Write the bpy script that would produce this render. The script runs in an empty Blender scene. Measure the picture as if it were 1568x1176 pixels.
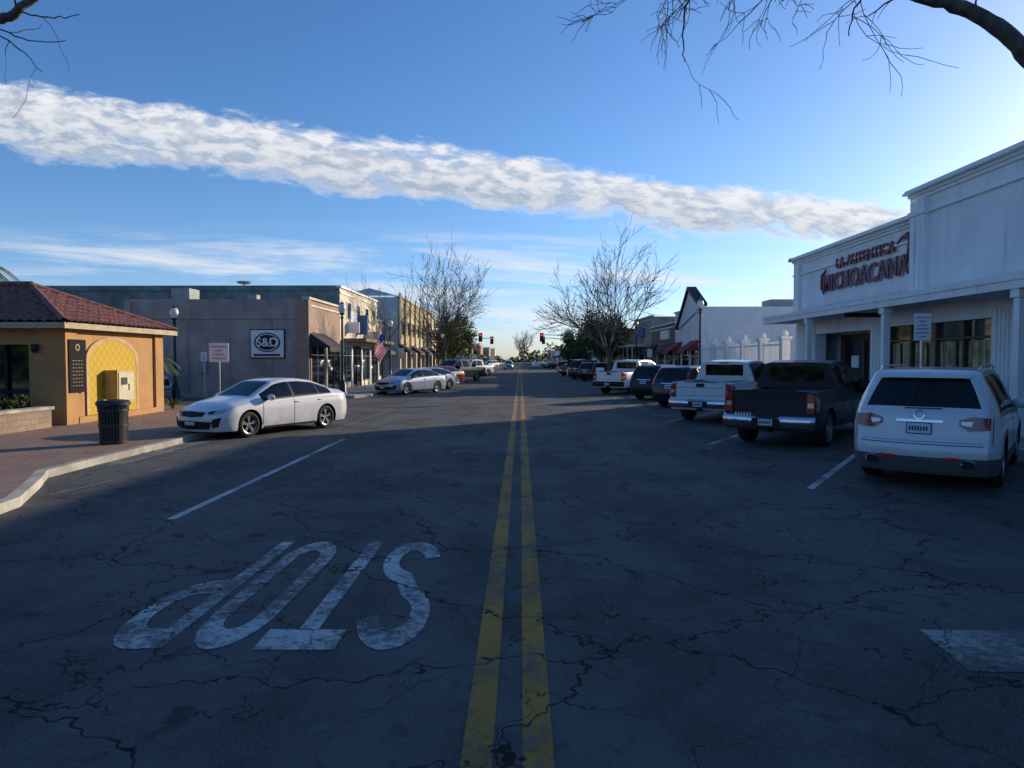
import bpy, bmesh, math, random
from math import radians, sin, cos, pi, sqrt
from mathutils import Vector, Matrix
from mathutils.bvhtree import BVHTree
random.seed(7)
S = bpy.context.scene
COL = S.collection

# ------------------------------------------------------------------ materials
def newmat(name):
    m = bpy.data.materials.new(name); m.use_nodes = True
    nt = m.node_tree; b = nt.nodes['Principled BSDF']
    return m, nt, b
def M(nt, op, a, b=None, c=None, clamp=False):
    n = nt.nodes.new('ShaderNodeMath'); n.operation = op; n.use_clamp = clamp
    for i, v in enumerate((a, b, c)):
        if v is None: continue
        if isinstance(v, (int, float)): n.inputs[i].default_value = v
        else: nt.links.new(v, n.inputs[i])
    return n.outputs[0]
def MR(nt, v, a, b, c=0.0, d=1.0, smooth=True):
    n = nt.nodes.new('ShaderNodeMapRange')
    n.interpolation_type = 'SMOOTHSTEP' if smooth else 'LINEAR'
    nt.links.new(v, n.inputs[0])
    for i, x in enumerate((a, b, c, d)): n.inputs[i+1].default_value = x
    return n.outputs[0]
def MIX(nt, f, a, b, mode='MIX'):
    n = nt.nodes.new('ShaderNodeMix'); n.data_type = 'RGBA'; n.blend_type = mode
    def s(i, v):
        if isinstance(v, (int, float)): n.inputs[i].default_value = v
        elif isinstance(v, tuple): n.inputs[i].default_value = (*v[:3], 1)
        else: nt.links.new(v, n.inputs[i])
    s(0, f); s(6, a); s(7, b)
    return n.outputs[2]
def NOISE(nt, vec, scale, detail=4, rough=.55, dist=0):
    n = nt.nodes.new('ShaderNodeTexNoise')
    n.inputs['Scale'].default_value = scale; n.inputs['Detail'].default_value = detail
    n.inputs['Roughness'].default_value = rough; n.inputs['Distortion'].default_value = dist
    if vec is not None: nt.links.new(vec, n.inputs['Vector'])
    return n
def POS(nt):
    return nt.nodes.new('ShaderNodeNewGeometry').outputs['Position']
def SCALEV(nt, v, s):
    n = nt.nodes.new('ShaderNodeVectorMath'); n.operation = 'MULTIPLY'
    nt.links.new(v, n.inputs[0]); n.inputs[1].default_value = s
    return n.outputs[0]
def BUMP(nt, b, h, strength=.3, dist=.02):
    n = nt.nodes.new('ShaderNodeBump'); n.inputs['Strength'].default_value = strength
    n.inputs['Distance'].default_value = dist
    nt.links.new(h, n.inputs['Height']); nt.links.new(n.outputs[0], b.inputs['Normal'])

_cache = {}
def mat(name, col, rough=.7, metal=0, var=.15, scale=3, bump=0, bscale=40, coat=0, spec=.5, streak=False):
    if name in _cache: return _cache[name]
    m, nt, b = newmat(name)
    b.inputs['Roughness'].default_value = rough; b.inputs['Metallic'].default_value = metal
    b.inputs['Coat Weight'].default_value = coat; b.inputs['Coat Roughness'].default_value = .03
    b.inputs['Specular IOR Level'].default_value = spec
    if var <= .1 and not streak and not bump:
        b.inputs['Base Color'].default_value = (*col, 1)
    else:
        p = POS(nt)
        n = NOISE(nt, p, scale, 3, .6)
        d = tuple(c*(1-var) for c in col); l = tuple(min(1, c*(1+var)) for c in col)
        f = MR(nt, n.outputs[0], .3, .7)
        c = MIX(nt, f, d, l)
        if streak:
            n2 = NOISE(nt, SCALEV(nt, p, (3, 3, .35)), 1.2, 3, .6)
            c = MIX(nt, MR(nt, n2.outputs[0], .50, .8, 0, .4), c, tuple(x*.5 for x in col))
        nt.links.new(c, b.inputs['Base Color'])
        if bump:
            n3 = NOISE(nt, p, bscale, 2, .6); BUMP(nt, b, n3.outputs[0], bump, .01)
    _cache[name] = m
    return m

def crack_nodes(nt):
    p = POS(nt)
    nz = NOISE(nt, p, 1.1, 4, .7)
    off = nt.nodes.new('ShaderNodeVectorMath'); off.operation = 'MULTIPLY_ADD'
    nt.links.new(nz.outputs['Color'], off.inputs[0]); off.inputs[1].default_value = (1.1, 1.1, 0)
    nt.links.new(p, off.inputs[2])
    def vor(scale, w, sx=1, sy=1, shift=0):
        v = nt.nodes.new('ShaderNodeTexVoronoi'); v.feature = 'DISTANCE_TO_EDGE'; v.voronoi_dimensions = '2D'
        a = SCALEV(nt, off.outputs[0], (sx, sy, 0))
        ad = nt.nodes.new('ShaderNodeVectorMath'); ad.operation = 'ADD'; nt.links.new(a, ad.inputs[0]); ad.inputs[1].default_value = (shift, shift*.7, 0)
        nt.links.new(ad.outputs[0], v.inputs['Vector']); v.inputs['Scale'].default_value = scale
        return MR(nt, v.outputs[0], w*scale*.4, w*scale, 1, 0)
    wn = NOISE(nt, p, .5, 2, .5).outputs[0]
    big = M(nt, 'MULTIPLY', vor(.48, .018, .8, 1.25), MR(nt, wn, .3, .45, .6, 1))
    fine = M(nt, 'MULTIPLY', vor(1.3, .0105, 1, 1, 7.3), MR(nt, wn, .40, .52, .1, .85))
    return p, M(nt, 'MAXIMUM', big, fine)

def asphalt_color(nt):
    p, crack = crack_nodes(nt)
    patch = NOISE(nt, p, .42, 4, .68)
    track = NOISE(nt, SCALEV(nt, p, (1, .10, 1)), 1.0, 2, .55)
    agg = NOISE(nt, p, 75, 2, .8)
    mid = NOISE(nt, p, 6, 6, .8)
    c = MIX(nt, MR(nt, patch.outputs[0], .40, .60), (.046, .044, .041), (.104, .100, .093))
    c = MIX(nt, MR(nt, track.outputs[0], .45, .7, 0, .6), c, (.130, .125, .117))
    c = MIX(nt, MR(nt, agg.outputs[0], .35, .75, 0, .6), c, (.18, .173, .162), 'MIX')
    c = MIX(nt, MR(nt, mid.outputs[0], .5, .75, 0, .75), c, (.030, .028, .027))
    oil = NOISE(nt, p, 2.3, 2, .5)
    c = MIX(nt, MR(nt, oil.outputs[0], .64, .72, 0, .6), c, (.022, .021, .020))
    c = MIX(nt, MR(nt, oil.outputs[0], .38, .22, 0, .55), c, (.17, .16, .148))
    c = MIX(nt, M(nt, 'MULTIPLY', crack, .93), c, (.006, .006, .005))
    return p, crack, c, agg, mid
def asphalt():
    m, nt, b = newmat('asphalt')
    p, crack, c, agg, mid = asphalt_color(nt)
    nt.links.new(c, b.inputs['Base Color']); b.inputs['Specular IOR Level'].default_value = .25
    nt.links.new(MR(nt, mid.outputs[0], .3, .7, .95, .78), b.inputs['Roughness'])
    h = M(nt, 'SUBTRACT', agg.outputs[0], M(nt, 'MULTIPLY', crack, 3))
    BUMP(nt, b, h, .5, .006)
    return m
def paint(name, col, wear=.5, dirt=.3):
    m, nt, b = newmat(name)
    p, crack, c, agg, mid = asphalt_color(nt)
    w = NOISE(nt, p, 10, 6, .85); w2 = NOISE(nt, p, 1.1, 2, .5)
    s = M(nt, 'ADD', M(nt, 'MULTIPLY', w.outputs[0], .62), M(nt, 'MULTIPLY', w2.outputs[0], .38))
    keep = MR(nt, s, wear-.05, wear+.06, 1, .08)
    keep = M(nt, 'MULTIPLY', keep, M(nt, 'SUBTRACT', 1, crack))
    pc = MIX(nt, MR(nt, w2.outputs[0], .3, .7, 0, dirt), col, tuple(x*.4 for x in col))
    pc = MIX(nt, MR(nt, agg.outputs[0], .45, .75, 0, .45), pc, tuple(x*.3 for x in col))
    cc = MIX(nt, keep, c, pc)
    nt.links.new(cc, b.inputs['Base Color']); b.inputs['Roughness'].default_value = .8
    h = M(nt, 'SUBTRACT', agg.outputs[0], M(nt, 'MULTIPLY', crack, 3)); BUMP(nt, b, h, .4, .005)
    return m
def brickmat(name, c1, c2, mortar, scale=1.0, bw=.22, bh=.075, axis='XY', rot=0):
    m, nt, b = newmat(name)
    p = POS(nt)
    sx = nt.nodes.new('ShaderNodeSeparateXYZ'); nt.links.new(p, sx.inputs[0])
    cb = nt.nodes.new('ShaderNodeCombineXYZ')
    if axis == 'XY':
        nt.links.new(sx.outputs[0], cb.inputs[0]); nt.links.new(sx.outputs[1], cb.inputs[1])
    else:
        nt.links.new(M(nt, 'ADD', sx.outputs[0], sx.outputs[1]), cb.inputs[0]); nt.links.new(sx.outputs[2], cb.inputs[1])
    t = nt.nodes.new('ShaderNodeTexBrick'); nt.links.new(cb.outputs[0], t.inputs['Vector'])
    t.inputs['Color1'].default_value = (*c1, 1); t.inputs['Color2'].default_value = (*c2, 1); t.inputs['Mortar'].default_value = (*mortar, 1)
    t.inputs['Scale'].default_value = scale; t.inputs['Brick Width'].default_value = bw; t.inputs['Row Height'].default_value = bh
    t.inputs['Mortar Size'].default_value = .008
    n = NOISE(nt, p, 1.2, 4, .65)
    c = MIX(nt, MR(nt, n.outputs[0], .35, .7, 0, .5), t.outputs[0], tuple(x*.5 for x in c1))
    nt.links.new(c, b.inputs['Base Color']); b.inputs['Roughness'].default_value = .85
    BUMP(nt, b, t.outputs['Fac'], -.4, .006)
    return m

A = asphalt()
YEL = paint('road_paint_yellow', (.48, .235, .03), .535, .5)
WHT = paint('road_paint_white', (.60, .60, .57), .52, .45)
WHTS = paint('road_paint_lettering', (.58, .58, .55), .495, .5)
WHTF = paint('road_paint_faded', (.36, .36, .34), .49, .5)
PAVER = brickmat('brick_pavers', (.38, .22, .15), (.29, .17, .12), (.13, .11, .10))
CONC = mat('concrete', (.33, .31, .28), .85, var=.22, scale=2.2, bump=.3, bscale=30)
CONC2 = mat('kerb_concrete', (.40, .37, .31), .85, var=.3, scale=1.5, bump=.3)
GLASS = mat('window_glass', (.012, .014, .016), .04, var=.1, spec=.8)
CGLASS = mat('car_glass', (.006, .007, .008), .03, var=.1, spec=.45)
BLACK = mat('black_trim', (.012, .012, .013), .55, var=.1, spec=.3)
RUB = mat('tyre_rubber', (.016, .016, .017), .8, var=.1, scale=12)
CHROME = mat('chrome', (.60, .60, .62), .16, 1, var=.05)
ALLOY = mat('alloy', (.50, .51, .53), .28, .9, var=.08)
TRIMW = mat('white_stucco_trim', (.80, .80, .79), .75, var=.05, scale=1.5, streak=True)
STUW = mat('white_stucco', (.76, .77, .77), .85, var=.06, scale=.8, bump=.35, bscale=60, streak=True)
DARKM = mat('dark_metal', (.018, .022, .020), .45, .3, var=.1)
BARK = mat('bark', (.10, .082, .066), .9, var=.4, scale=9, bump=.6, bscale=25)
REDL = mat('red_lens', (.30, .008, .010), .1, var=.1, coat=1)
CLEAR = mat('clear_lens', (.50, .52, .55), .08, .4, var=.1, coat=1)
PLATE = mat('plate_white', (.62, .63, .66), .4, var=.05)
INK = mat('ink_blue', (.02, .03, .09), .6, var=.05)
INKG = mat('ink_grey', (.16, .17, .19), .6, var=.05)

# ------------------------------------------------------------------ builders
class MB:
    def __init__(s): s.v = []; s.f = []; s.mi = []; s.mats = []
    def m(s, mt):
        if mt not in s.mats: s.mats.append(mt)
        return s.mats.index(mt)
    def face(s, pts, mt):
        i = len(s.v); s.v += [tuple(p) for p in pts]; s.f.append(tuple(range(i, i+len(pts)))); s.mi.append(s.m(mt))
    def box(s, x0, x1, y0, y1, z0, z1, mt):
        if x0 > x1: x0, x1 = x1, x0
        if y0 > y1: y0, y1 = y1, y0
        i = len(s.v); k = s.m(mt)
        s.v += [(x, y, z) for z in (z0, z1) for (x, y) in ((x0, y0), (x1, y0), (x1, y1), (x0, y1))]
        for q in ((3, 2, 1, 0), (4, 5, 6, 7), (0, 1, 5, 4), (1, 2, 6, 5), (2, 3, 7, 6), (3, 0, 4, 7)):
            s.f.append(tuple(i+j for j in q)); s.mi.append(k)
    def grid(s, rows, mt, close=False):
        i = len(s.v); n = len(rows[0]); k = s.m(mt)
        for r in rows: s.v += [tuple(p) for p in r]
        for a in range(len(rows)-1):
            for b in range(n if close else n-1):
                c = (b+1) % n
                s.f.append((i+a*n+b, i+a*n+c, i+(a+1)*n+c, i+(a+1)*n+b)); s.mi.append(k)
    def tube(s, pts, rads, sides, mt, cap=False):
        rows = []; prev = None
        for j, p in enumerate(pts):
            p = Vector(p)
            d = (Vector(pts[min(j+1, len(pts)-1)])-Vector(pts[max(j-1, 0)])).normalized()
            if prev is None:
                u = d.orthogonal().normalized()
            else:
                u = (prev-d*prev.dot(d)).normalized() if (prev-d*prev.dot(d)).length > 1e-5 else d.orthogonal().normalized()
            prev = u; w = d.cross(u)
            rows.append([p+(u*cos(2*pi*q/sides)+w*sin(2*pi*q/sides))*rads[j] for q in range(sides)])
        s.grid(rows, mt, True)
        if cap:
            s.face(rows[-1], mt); s.face(rows[0][::-1], mt)
    def lathe(s, prof, mt, c=(0, 0, 0), n=16, axis='z'):
        rows = []
        for r, h in prof:
            if axis == 'z': rows.append([(c[0]+r*cos(2*pi*q/n), c[1]+r*sin(2*pi*q/n), c[2]+h) for q in range(n)])
            else: rows.append([(c[0]+h, c[1]+r*cos(2*pi*q/n), c[2]+r*sin(2*pi*q/n)) for q in range(n)])
        s.grid(rows, mt, True)
    def obj(s, name, parent=None, smooth=None, bevel=0):
        me = bpy.data.meshes.new(name); me.from_pydata(s.v, [], s.f)
        for mt in s.mats: me.materials.append(mt)
        me.polygons.foreach_set('material_index', s.mi)
        if smooth is not None:
            bm = bmesh.new(); bm.from_mesh(me); bmesh.ops.remove_doubles(bm, verts=bm.verts, dist=.0004)
            bmesh.ops.recalc_face_normals(bm, faces=bm.faces)
            bm.to_mesh(me); bm.free()
            for p in me.polygons: p.use_smooth = True
            me.set_sharp_from_angle(angle=radians(smooth))
        me.update()
        o = bpy.data.objects.new(name, me); COL.objects.link(o)
        if parent: o.parent = parent
        if bevel:
            md = o.modifiers.new('bevel', 'BEVEL'); md.width = bevel; md.segments = 2; md.limit_method = 'ANGLE'
        return o
def empty(name, loc=(0, 0, 0), rz=0):
    e = bpy.data.objects.new(name, None); COL.objects.link(e); e.location = loc; e.rotation_euler = (0, 0, rz); e.empty_display_size = .2
    return e
def text(s, size, mt, parent, loc, rot, extrude=.03, name='letters', sx=1, bevel=0, offset=0):
    c = bpy.data.curves.new(name, 'FONT'); c.body = s; c.size = size; c.extrude = extrude; c.align_x = 'CENTER'; c.bevel_depth = bevel; c.offset = offset
    c.materials.append(mt)
    o = bpy.data.objects.new(name, c); COL.objects.link(o); o.parent = parent; o.location = loc; o.rotation_euler = rot; o.scale = (sx, 1, 1)
    return o

# ------------------------------------------------------------------ ground / road
g = MB(); g.face([(-3000, -3000, 0), (3000, -3000, 0), (3000, 3000, 0), (-3000, 3000, 0)], mat('dry_ground', (.10, .10, .06), .95, var=.4, scale=.05))
g.obj('ground')
g = MB(); g.face([(-60, -160, .004), (60, -160, .004), (60, 420, .004), (-60, 420, .004)], A)
g.obj('road')
mk = MB()
def strip(mb, pts, w, mt, z=.008):
    rows = []
    for j, p in enumerate(pts):
        a = Vector(pts[max(0, j-1)]); b = Vector(pts[min(len(pts)-1, j+1)]); d = (b-a).normalized(); n = Vector((-d.y, d.x))
        q = Vector(p); rows.append([(q.x+n.x*w/2, q.y+n.y*w/2, z), (q.x-n.x*w/2, q.y-n.y*w/2, z)])
    mb.grid(rows, mt)
for xx in (-.215, .085):
    strip(mk, [(xx, -4), (xx+.005, 8), (xx, 20), (xx, 118)], .155, YEL); strip(mk, [(xx, 134), (xx, 380)], .155, YEL)
strip(mk, [(-4.25, 8.3), (-4.3, 16.8)], .11, WHT)
strip(mk, [(-6.75, 9.8), (-6.2, 13), (-5.15, 19.5), (-5.0, 27)], .035, WHTF)
for k, yy in enumerate([10.4, 15.9, 21.2, 26, 30.6, 35.2, 39.8]):
    strip(mk, [(4.35, yy), (7.0, yy+4.0), (9.2, yy+7.3)], .11, WHT if k < 3 else WHTF)
for yy in [36, 41, 46, 51, 70, 75, 80, 85, 90]:
    strip(mk, [(-4.3, yy+3.8), (-6.3, yy)], .11, WHTF)
for yy in [62, 67, 72, 77, 82, 87, 92]:
    strip(mk, [(4.35, yy), (6.8, yy+3.8)], .11, WHTF)
mk.face([(2.87, 4.95, .008), (2.80, 4.28, .008), (6.5, 4.2, .008), (6.5, 4.85, .008)], WHTF)
for k in range(8): mk.box(-3.6+k*1.1, -3.1+k*1.1, 113, 116, .006, .009, WHTF)
mk.obj('road_markings')
def stroke(path, w):
    L = []; R = []
    for j, p in enumerate(path):
        a = Vector(path[max(0, j-1)]); b = Vector(path[min(len(path)-1, j+1)]); d = (b-a).normalized(); n = Vector((-d.y, d.x))
        L.append(Vector(p)+n*w/2); R.append(Vector(p)-n*w/2)
    return L, R
def arc(cx, cy, rx, ry, a0, a1, n=16):
    return [(cx+rx*cos(radians(a0+(a1-a0)*i/n)), cy+ry*sin(radians(a0+(a1-a0)*i/n))) for i in range(n+1)]
SW = .128
let = {
 'S': [arc(.23, .755, .17, .185, 10, 262, 20)[:-1]+arc(.23, .245, .17, .185, 82, -170, 20)],
 'T': [[(-.02, .94), (.48, .94)], [(.23, .880), (.23, 0)]],
 'O': [arc(.23, .76, .17, .18, 0, 180)+arc(.23, .24, .17, .18, 180, 360)+[(.40, .76)]],
 'P': [[(.06, 0), (.06, 1)], [(.123, .94)]+arc(.22, .74, .20, .20, 85, -85)+[(.123, .54)]],
}
lm = MB(); H0 = 2.72
for ch, x0, fx, sh in (('S', -.66, 1.14, -.16), ('T', -1.27, 1.1, -.0), ('O', -1.86, 1.05, .02), ('P', -2.42, 1.05, .02)):
    for path in let[ch]:
        L, R = stroke(path, SW)
        def tr(p):
            return (x0-p.x*fx+sh*(1-p.y), 4.56+(1-p.y)*H0, .0085)
        rows = [[tr(a), tr(b)] for a, b in zip(L, R)]
        lm.grid(rows, WHTS)
lm.obj('road_stop_lettering')

def slab(name, poly, h=.14, top=PAVER, kerb=CONC2, kw=.16, mb=None):
    m_ = mb or MB()
    n = len(poly); P = [Vector(p) for p in poly]
    inner = []
    for i in range(n):
        a = (P[i]-P[i-1]).normalized(); b = (P[(i+1) % n]-P[i]).normalized()
        na = Vector((-a.y, a.x)); nb = Vector((-b.y, b.x)); nn = (na+nb).normalized(); k = kw/max(.3, nn.dot(na))
        inner.append(P[i]+nn*k)
    for i in range(n):
        j = (i+1) % n
        m_.face([(P[i].x, P[i].y, 0), (P[j].x, P[j].y, 0), (P[j].x, P[j].y, h), (P[i].x, P[i].y, h)], kerb)
        m_.face([(P[i].x, P[i].y, h), (P[j].x, P[j].y, h), (inner[j].x, inner[j].y, h), (inner[i].x, inner[i].y, h)], kerb)
    m_.face([(p.x, p.y, h) for p in inner], top)
    if mb is None: m_.obj(name)
slab('sidewalk', [(-40, 3), (-6.3, 3), (-6.35, 7.5), (-6.6, 9.0), (-7.3, 10.4), (-7.75, 11.2), (-7.8, 12.5), (-7.8, 25.2), (-8.3, 26.4), (-9.4, 26.8), (-40, 26.8)])
slab('sidewalk', [(-40, 34.2), (-9.4, 34.2), (-8.3, 34.5), (-7.8, 35.4), (-7.8, 57), (-7.8, 64), (-5.9, 66), (-5.9, 70), (-7.8, 72), (-7.8, 112), (-40, 112)], top=CONC)
slab('sidewalk', [(-40, 136), (-7.8, 136), (-7.8, 400), (-40, 400)], top=CONC)
slab('sidewalk', [(40, -30), (40, 33.5), (10.3, 33.5), (10.0, 33.2), (10, -30)], top=CONC)
slab('sidewalk', [(40, 49.8), (40, 112), (10, 112), (10, 60.5), (8, 58.5), (5.9, 57), (5.9, 52.5), (7.6, 50.5), (9.9, 49.8)], top=CONC)
slab('sidewalk', [(40, 136), (40, 400), (10, 400), (10, 136)], top=CONC)
slab('sidewalk', [(-40, -110), (-9, -110), (-9, -9), (-40, -9)], top=CONC)
pm = MB(); pm.box(10, 12.85, 33.52, 49.78, 0, .135, CONC); pm.obj('sidewalk')
gm = MB()
for (x0, x1, y0, y1) in ((-7.8, -7.35, 12.5, 25.2), (-7.8, -7.35, 35.4, 64), (9.55, 10, -10, 49)):
    gm.face([(x0, y0, .0075), (x1, y0, .0075), (x1, y1, .0075), (x0, y1, .0075)], mat('gutter_concrete', (.17, .165, .15), .85, var=.35, scale=1.2))
gm.obj('gutter')
mh = MB(); mh.lathe([(.34, .010), (.30, .012), (.30, .008), (0, .008)], mat('cast_iron', (.05, .045, .04), .6, .4, var=.3), (1.9, 24, 0), 20); mh.lathe([(.13, .010), (0, .010)], mat('cast_iron', (0, 0, 0)), (-2.6, 13.5, 0), 14)
mh.obj('manhole_cover')
lf = MB(); random.seed(90); lfm = mat('dry_leaf', (.16, .10, .045), .8, var=.3)
for k in range(420):
    if k % 3 == 0: x_, y_ = random.uniform(-7.78, -7.2), random.uniform(9, 26)
    elif k % 3 == 1: x_, y_ = random.uniform(-13, -7.5), random.uniform(9, 25)
    else: x_, y_ = random.uniform(9.2, 10), random.uniform(5, 40)
    z_ = .16 if x_ < -7.8 else .016; s_ = random.uniform(.018, .045); a_ = random.uniform(0, 6.28)
    lf.face([(x_+s_*cos(a_), y_+s_*sin(a_), z_), (x_-s_*.5*sin(a_), y_+s_*.5*cos(a_), z_+.012), (x_-s_*cos(a_), y_-s_*sin(a_), z_), (x_+s_*.5*sin(a_), y_-s_*.5*cos(a_), z_+.004)], lfm)
lf.obj('fallen_leaves')

# ------------------------------------------------------------------ facades
def storefront(name, side, xf, y0, y1, h, wallm, trimm, depth=14, bays=3, awning=None, upper=0, canopy=False, sign=None, base_h=.55, win_top=2.75, bodym=None):
    e = empty(name)
    w = MB(); f = MB(); gl = MB()
    def fx(d): return xf-side*d
    w.box(fx(0), fx(-depth), y0, y1, .1, h, bodym or wallm)
    if bodym: w.box(fx(.03), fx(.001), y0+.01, y1-.01, .1, h-.02, wallm)
    f.box(fx(.14), fx(-.25), y0-.04, y1+.04, h, h+.12, trimm)
    f.box(fx(.09), fx(.031), y0+.02, y1-.02, h-.35, h-.25, trimm)
    n = bays; bw = (y1-y0)/n
    for i in range(n):
        a = y0+i*bw+.28; b = y0+(i+1)*bw-.28
        f.box(fx(.10), fx(.031), y0+i*bw-.02+(.04 if i == 0 else 0), y0+i*bw+.22, .12, win_top+.35, trimm)
        door = (i % 2 == 1)
        z0 = .16 if door else base_h
        gl.box(fx(.045), fx(.031), a, b, z0, win_top, GLASS)
        fr = BLACK if i % 2 else ALLOY
        for (p, q) in ((a-.05, a), (b, b+.05), ((a+b)/2-.025, (a+b)/2+.025)):
            f.box(fx(.085), fx(.032), p, q, z0, win_top, fr)
        f.box(fx(.083), fx(.032), a, b, win_top-.02, win_top+.06, fr); f.box(fx(.083), fx(.032), a, b, 2.15, 2.2, fr)
        f.box(fx(.09), fx(.032), a-.03, b+.03, z0-.06, z0, fr)
        if awning and i % 2 == 0:
            am = awning
            pts = [(fx(.04), a-.2, win_top+.6), (fx(.04), b+.2, win_top+.6), (fx(1.15), b+.2, win_top-.15), (fx(1.15), a-.2, win_top-.15)]
            f.face(pts, am); v = [(p[0], p[1], p[2]) for p in pts]
            f.face([v[3], v[2], (v[2][0], v[2][1], v[2][2]-.25), (v[3][0], v[3][1], v[3][2]-.25)], am)
            f.face([v[0], v[3], (fx(.04), a-.2, win_top-.15)], am); f.face([v[1], (fx(.04), b+.2, win_top-.15), v[2]], am)
        if upper:
            c = (a+b)/2
            for dy in (-.75, .75):
                f.box(fx(.08), fx(.031), c+dy-.42, c+dy+.42, upper-.06, upper+1.35, trimm)
                gl.box(fx(.10), fx(.081), c+dy-.35, c+dy+.35, upper, upper+1.27, GLASS)
    if canopy:
        f.box(fx(2.0), fx(.032), y0+.1, y1-.1, win_top+.45, win_top+.7, trimm)
        for i in range(n+1): f.box(fx(1.9), fx(1.78), y0+.2+i*(y1-y0-.5)/n, y0+.32+i*(y1-y0-.5)/n, .14, win_top+.449, trimm)
    if sign:
        cm, ym, zw, wd, hh = sign
        f.box(fx(.2), fx(.032), ym-wd/2, ym+wd/2, zw, zw+hh, cm)
    w.obj('walls', e); f.obj('trim', e); gl.obj('windows', e)
    return e

tan = mat('tan_stucco', (.60, .46, .26), .85, var=.12, scale=1, bump=.3, streak=True)
cream = mat('cream_stucco', (.68, .58, .41), .85, var=.1, scale=1, bump=.3, streak=True)
greyw = mat('taupe_blockwall', (.36, .315, .27), .9, var=.18, scale=.8, bump=.4, bscale=14, streak=True)
teal = mat('weathered_blue_render', (.20, .225, .21), .9, var=.3, scale=.9, bump=.3, bscale=10, streak=True)
bluegr = mat('pale_blue_wall', (.48, .53, .56), .85, var=.12, scale=.8, streak=True)
brown = mat('brown_render', (.20, .14, .10), .85, var=.2)
brk = brickmat('brick_wall', (.45, .29, .19), (.37, .22, .15), (.30, .26, .21), axis='W')
awn_d = mat('dark_awning', (.035, .03, .028), .8); awn_r = mat('red_awning', (.22, .03, .03), .8); awn_g = mat('green_awning', (.03, .09, .06), .8); awn_b = mat('blue_awning', (.03, .06, .16), .8)
signw = mat('sign_white', (.78, .78, .78), .5, var=.05)
signb = mat('sign_blue', (.04, .13, .35), .5, var=.05)
hvac = mat('hvac_grey', (.3, .3, .3), .6)

e = storefront('corner_shop', -1, -11, 35.7, 42, 5.05, brk, cream, depth=9.5, bays=2, awning=awn_d, bodym=greyw)
x = MB()
x.box(-20.5, -11.62, 35.64, 35.698, 4.02, 4.20, greyw)
x.box(-11.6, -10.9, 35.6, 36.1, .12, 5.03, brk)
for k in range(4): x.box(-19.5+k*2.2, -19.42+k*2.2, 35.66, 35.698, .15, 4.0, greyw)
x.box(-13.95, -12.15, 35.60, 35.67, 2.0, 3.5, BLACK); x.box(-13.90, -12.20, 35.585, 35.599, 2.05, 3.45, signw)
x.box(-20.4, -20.1, 35.5, 35.69, .1, 4.9, greyw)
x.box(-16.6, -16.2, 35.58, 35.69, 1.3, 1.9, hvac)
x.box(-19.2, -18.2, 38, 39.2, 5.17, 5.85, hvac); x.box(-14.6, -14.1, 37, 37.5, 5.17, 5.4, hvac)
x.obj('side_wall_details', e)
x = MB()
x.lathe([(0, 0), (.50, 0), (.50, .012), (0, .012)], BLACK, n=28); x.lathe([(.40, .014), (.44, .014)], signw, n=28); o = x.obj('mural_disc', e); o.location = (-13.05, 35.58, 2.82); o.rotation_euler = (radians(90), 0, 0); o.scale = (1.35, 1, 1)
text('S&D', .62, signw, e, (-13.05, 35.55, 2.62), (radians(90), 0, 0), .004, 'mural_letters', 1.0, 0, .01)
x = MB(); x.box(-13.75, -12.4, 35.55, 35.58, 2.12, 2.22, BLACK); x.obj('mural_caption', e)
e = storefront('commercial_building', -1, -11, 42.05, 53, 6.3, cream, TRIMW, depth=19, bays=4, awning=None, canopy=False, bodym=teal, sign=(signw, 45, 3.9, 1.6, 1.1))
x = MB(); x.box(-30, -11.2, 41.98, 42.049, 6.1, 6.42, teal); x.box(-11.3, -10.3, 46.5, 46.7, 3.6, 4.9, signb); x.box(-12, -9.9, 49, 49.15, 3.3, 3.9, signw); x.box(-10.97, -10.2, 43.8, 43.9, 3.6, 4.3, signw)
x.box(-10.95, -9.6, 43, 52.5, 3.05, 3.25, brown)
for yy in (44.2, 46.8, 49.4, 51.6): x.box(-10.969, -10.93, yy-.5, yy+.5, 4.4, 5.6, TRIMW); x.box(-10.929, -10.92, yy-.42, yy+.42, 4.48, 5.52, GLASS)
x.lathe([(.02, 0), (.36, .05), (.45, .16)], hvac, (-17, 42.6, 6.55), 18); x.box(-17.03, -16.97, 42.57, 42.63, 6.4, 6.56, DARKM)
x.obj('parapet_and_signs', e)
storefront('narrow_shop', -1, -12.2, 53.05, 61.9, 5.2, cream, TRIMW, bays=3, awning=awn_g, bodym=bluegr)
e = storefront('arcade_building', -1, -11, 62, 88, 7.5, tan, cream, bays=8, upper=4.2, awning=awn_d, bodym=bluegr)
x = MB()
for i in range(9): x.box(-10.9, -10.78, 62.1+i*3.2, 62.55+i*3.2, .12, 7.9, cream)
x.face([(-11.02, 61.95, 7.62), (-16, 61.95, 7.62), (-13.5, 61.95, 8.3)], bluegr)
x.obj('pilasters', e)
cols = [tan, cream, bluegr, brown, brk, STUW, greyw]
aw = [awn_d, awn_r, awn_g, awn_b, None]
y = 88.2; k = 0
while y < 108: 
    L = 8+3*(k % 3); storefront('shop_building', -1, -11, y, min(y+L, 111), 4.8+(k*37 % 5)*.4, cols[k % 7], cols[(k+1) % 2], bays=3, awning=aw[k % 5]); y += L+.1; k += 1
y = 137
while y < 330:
    L = 12+4*(k % 3); storefront('shop_building', -1, -11-(k % 3), y, y+L, 4.6+(k*37 % 5)*.5, cols[(k*3) % 7], cols[(k+1) % 2], bays=3, awning=aw[k % 5]); y += L+3*(k % 2)+.1; k += 1
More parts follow.
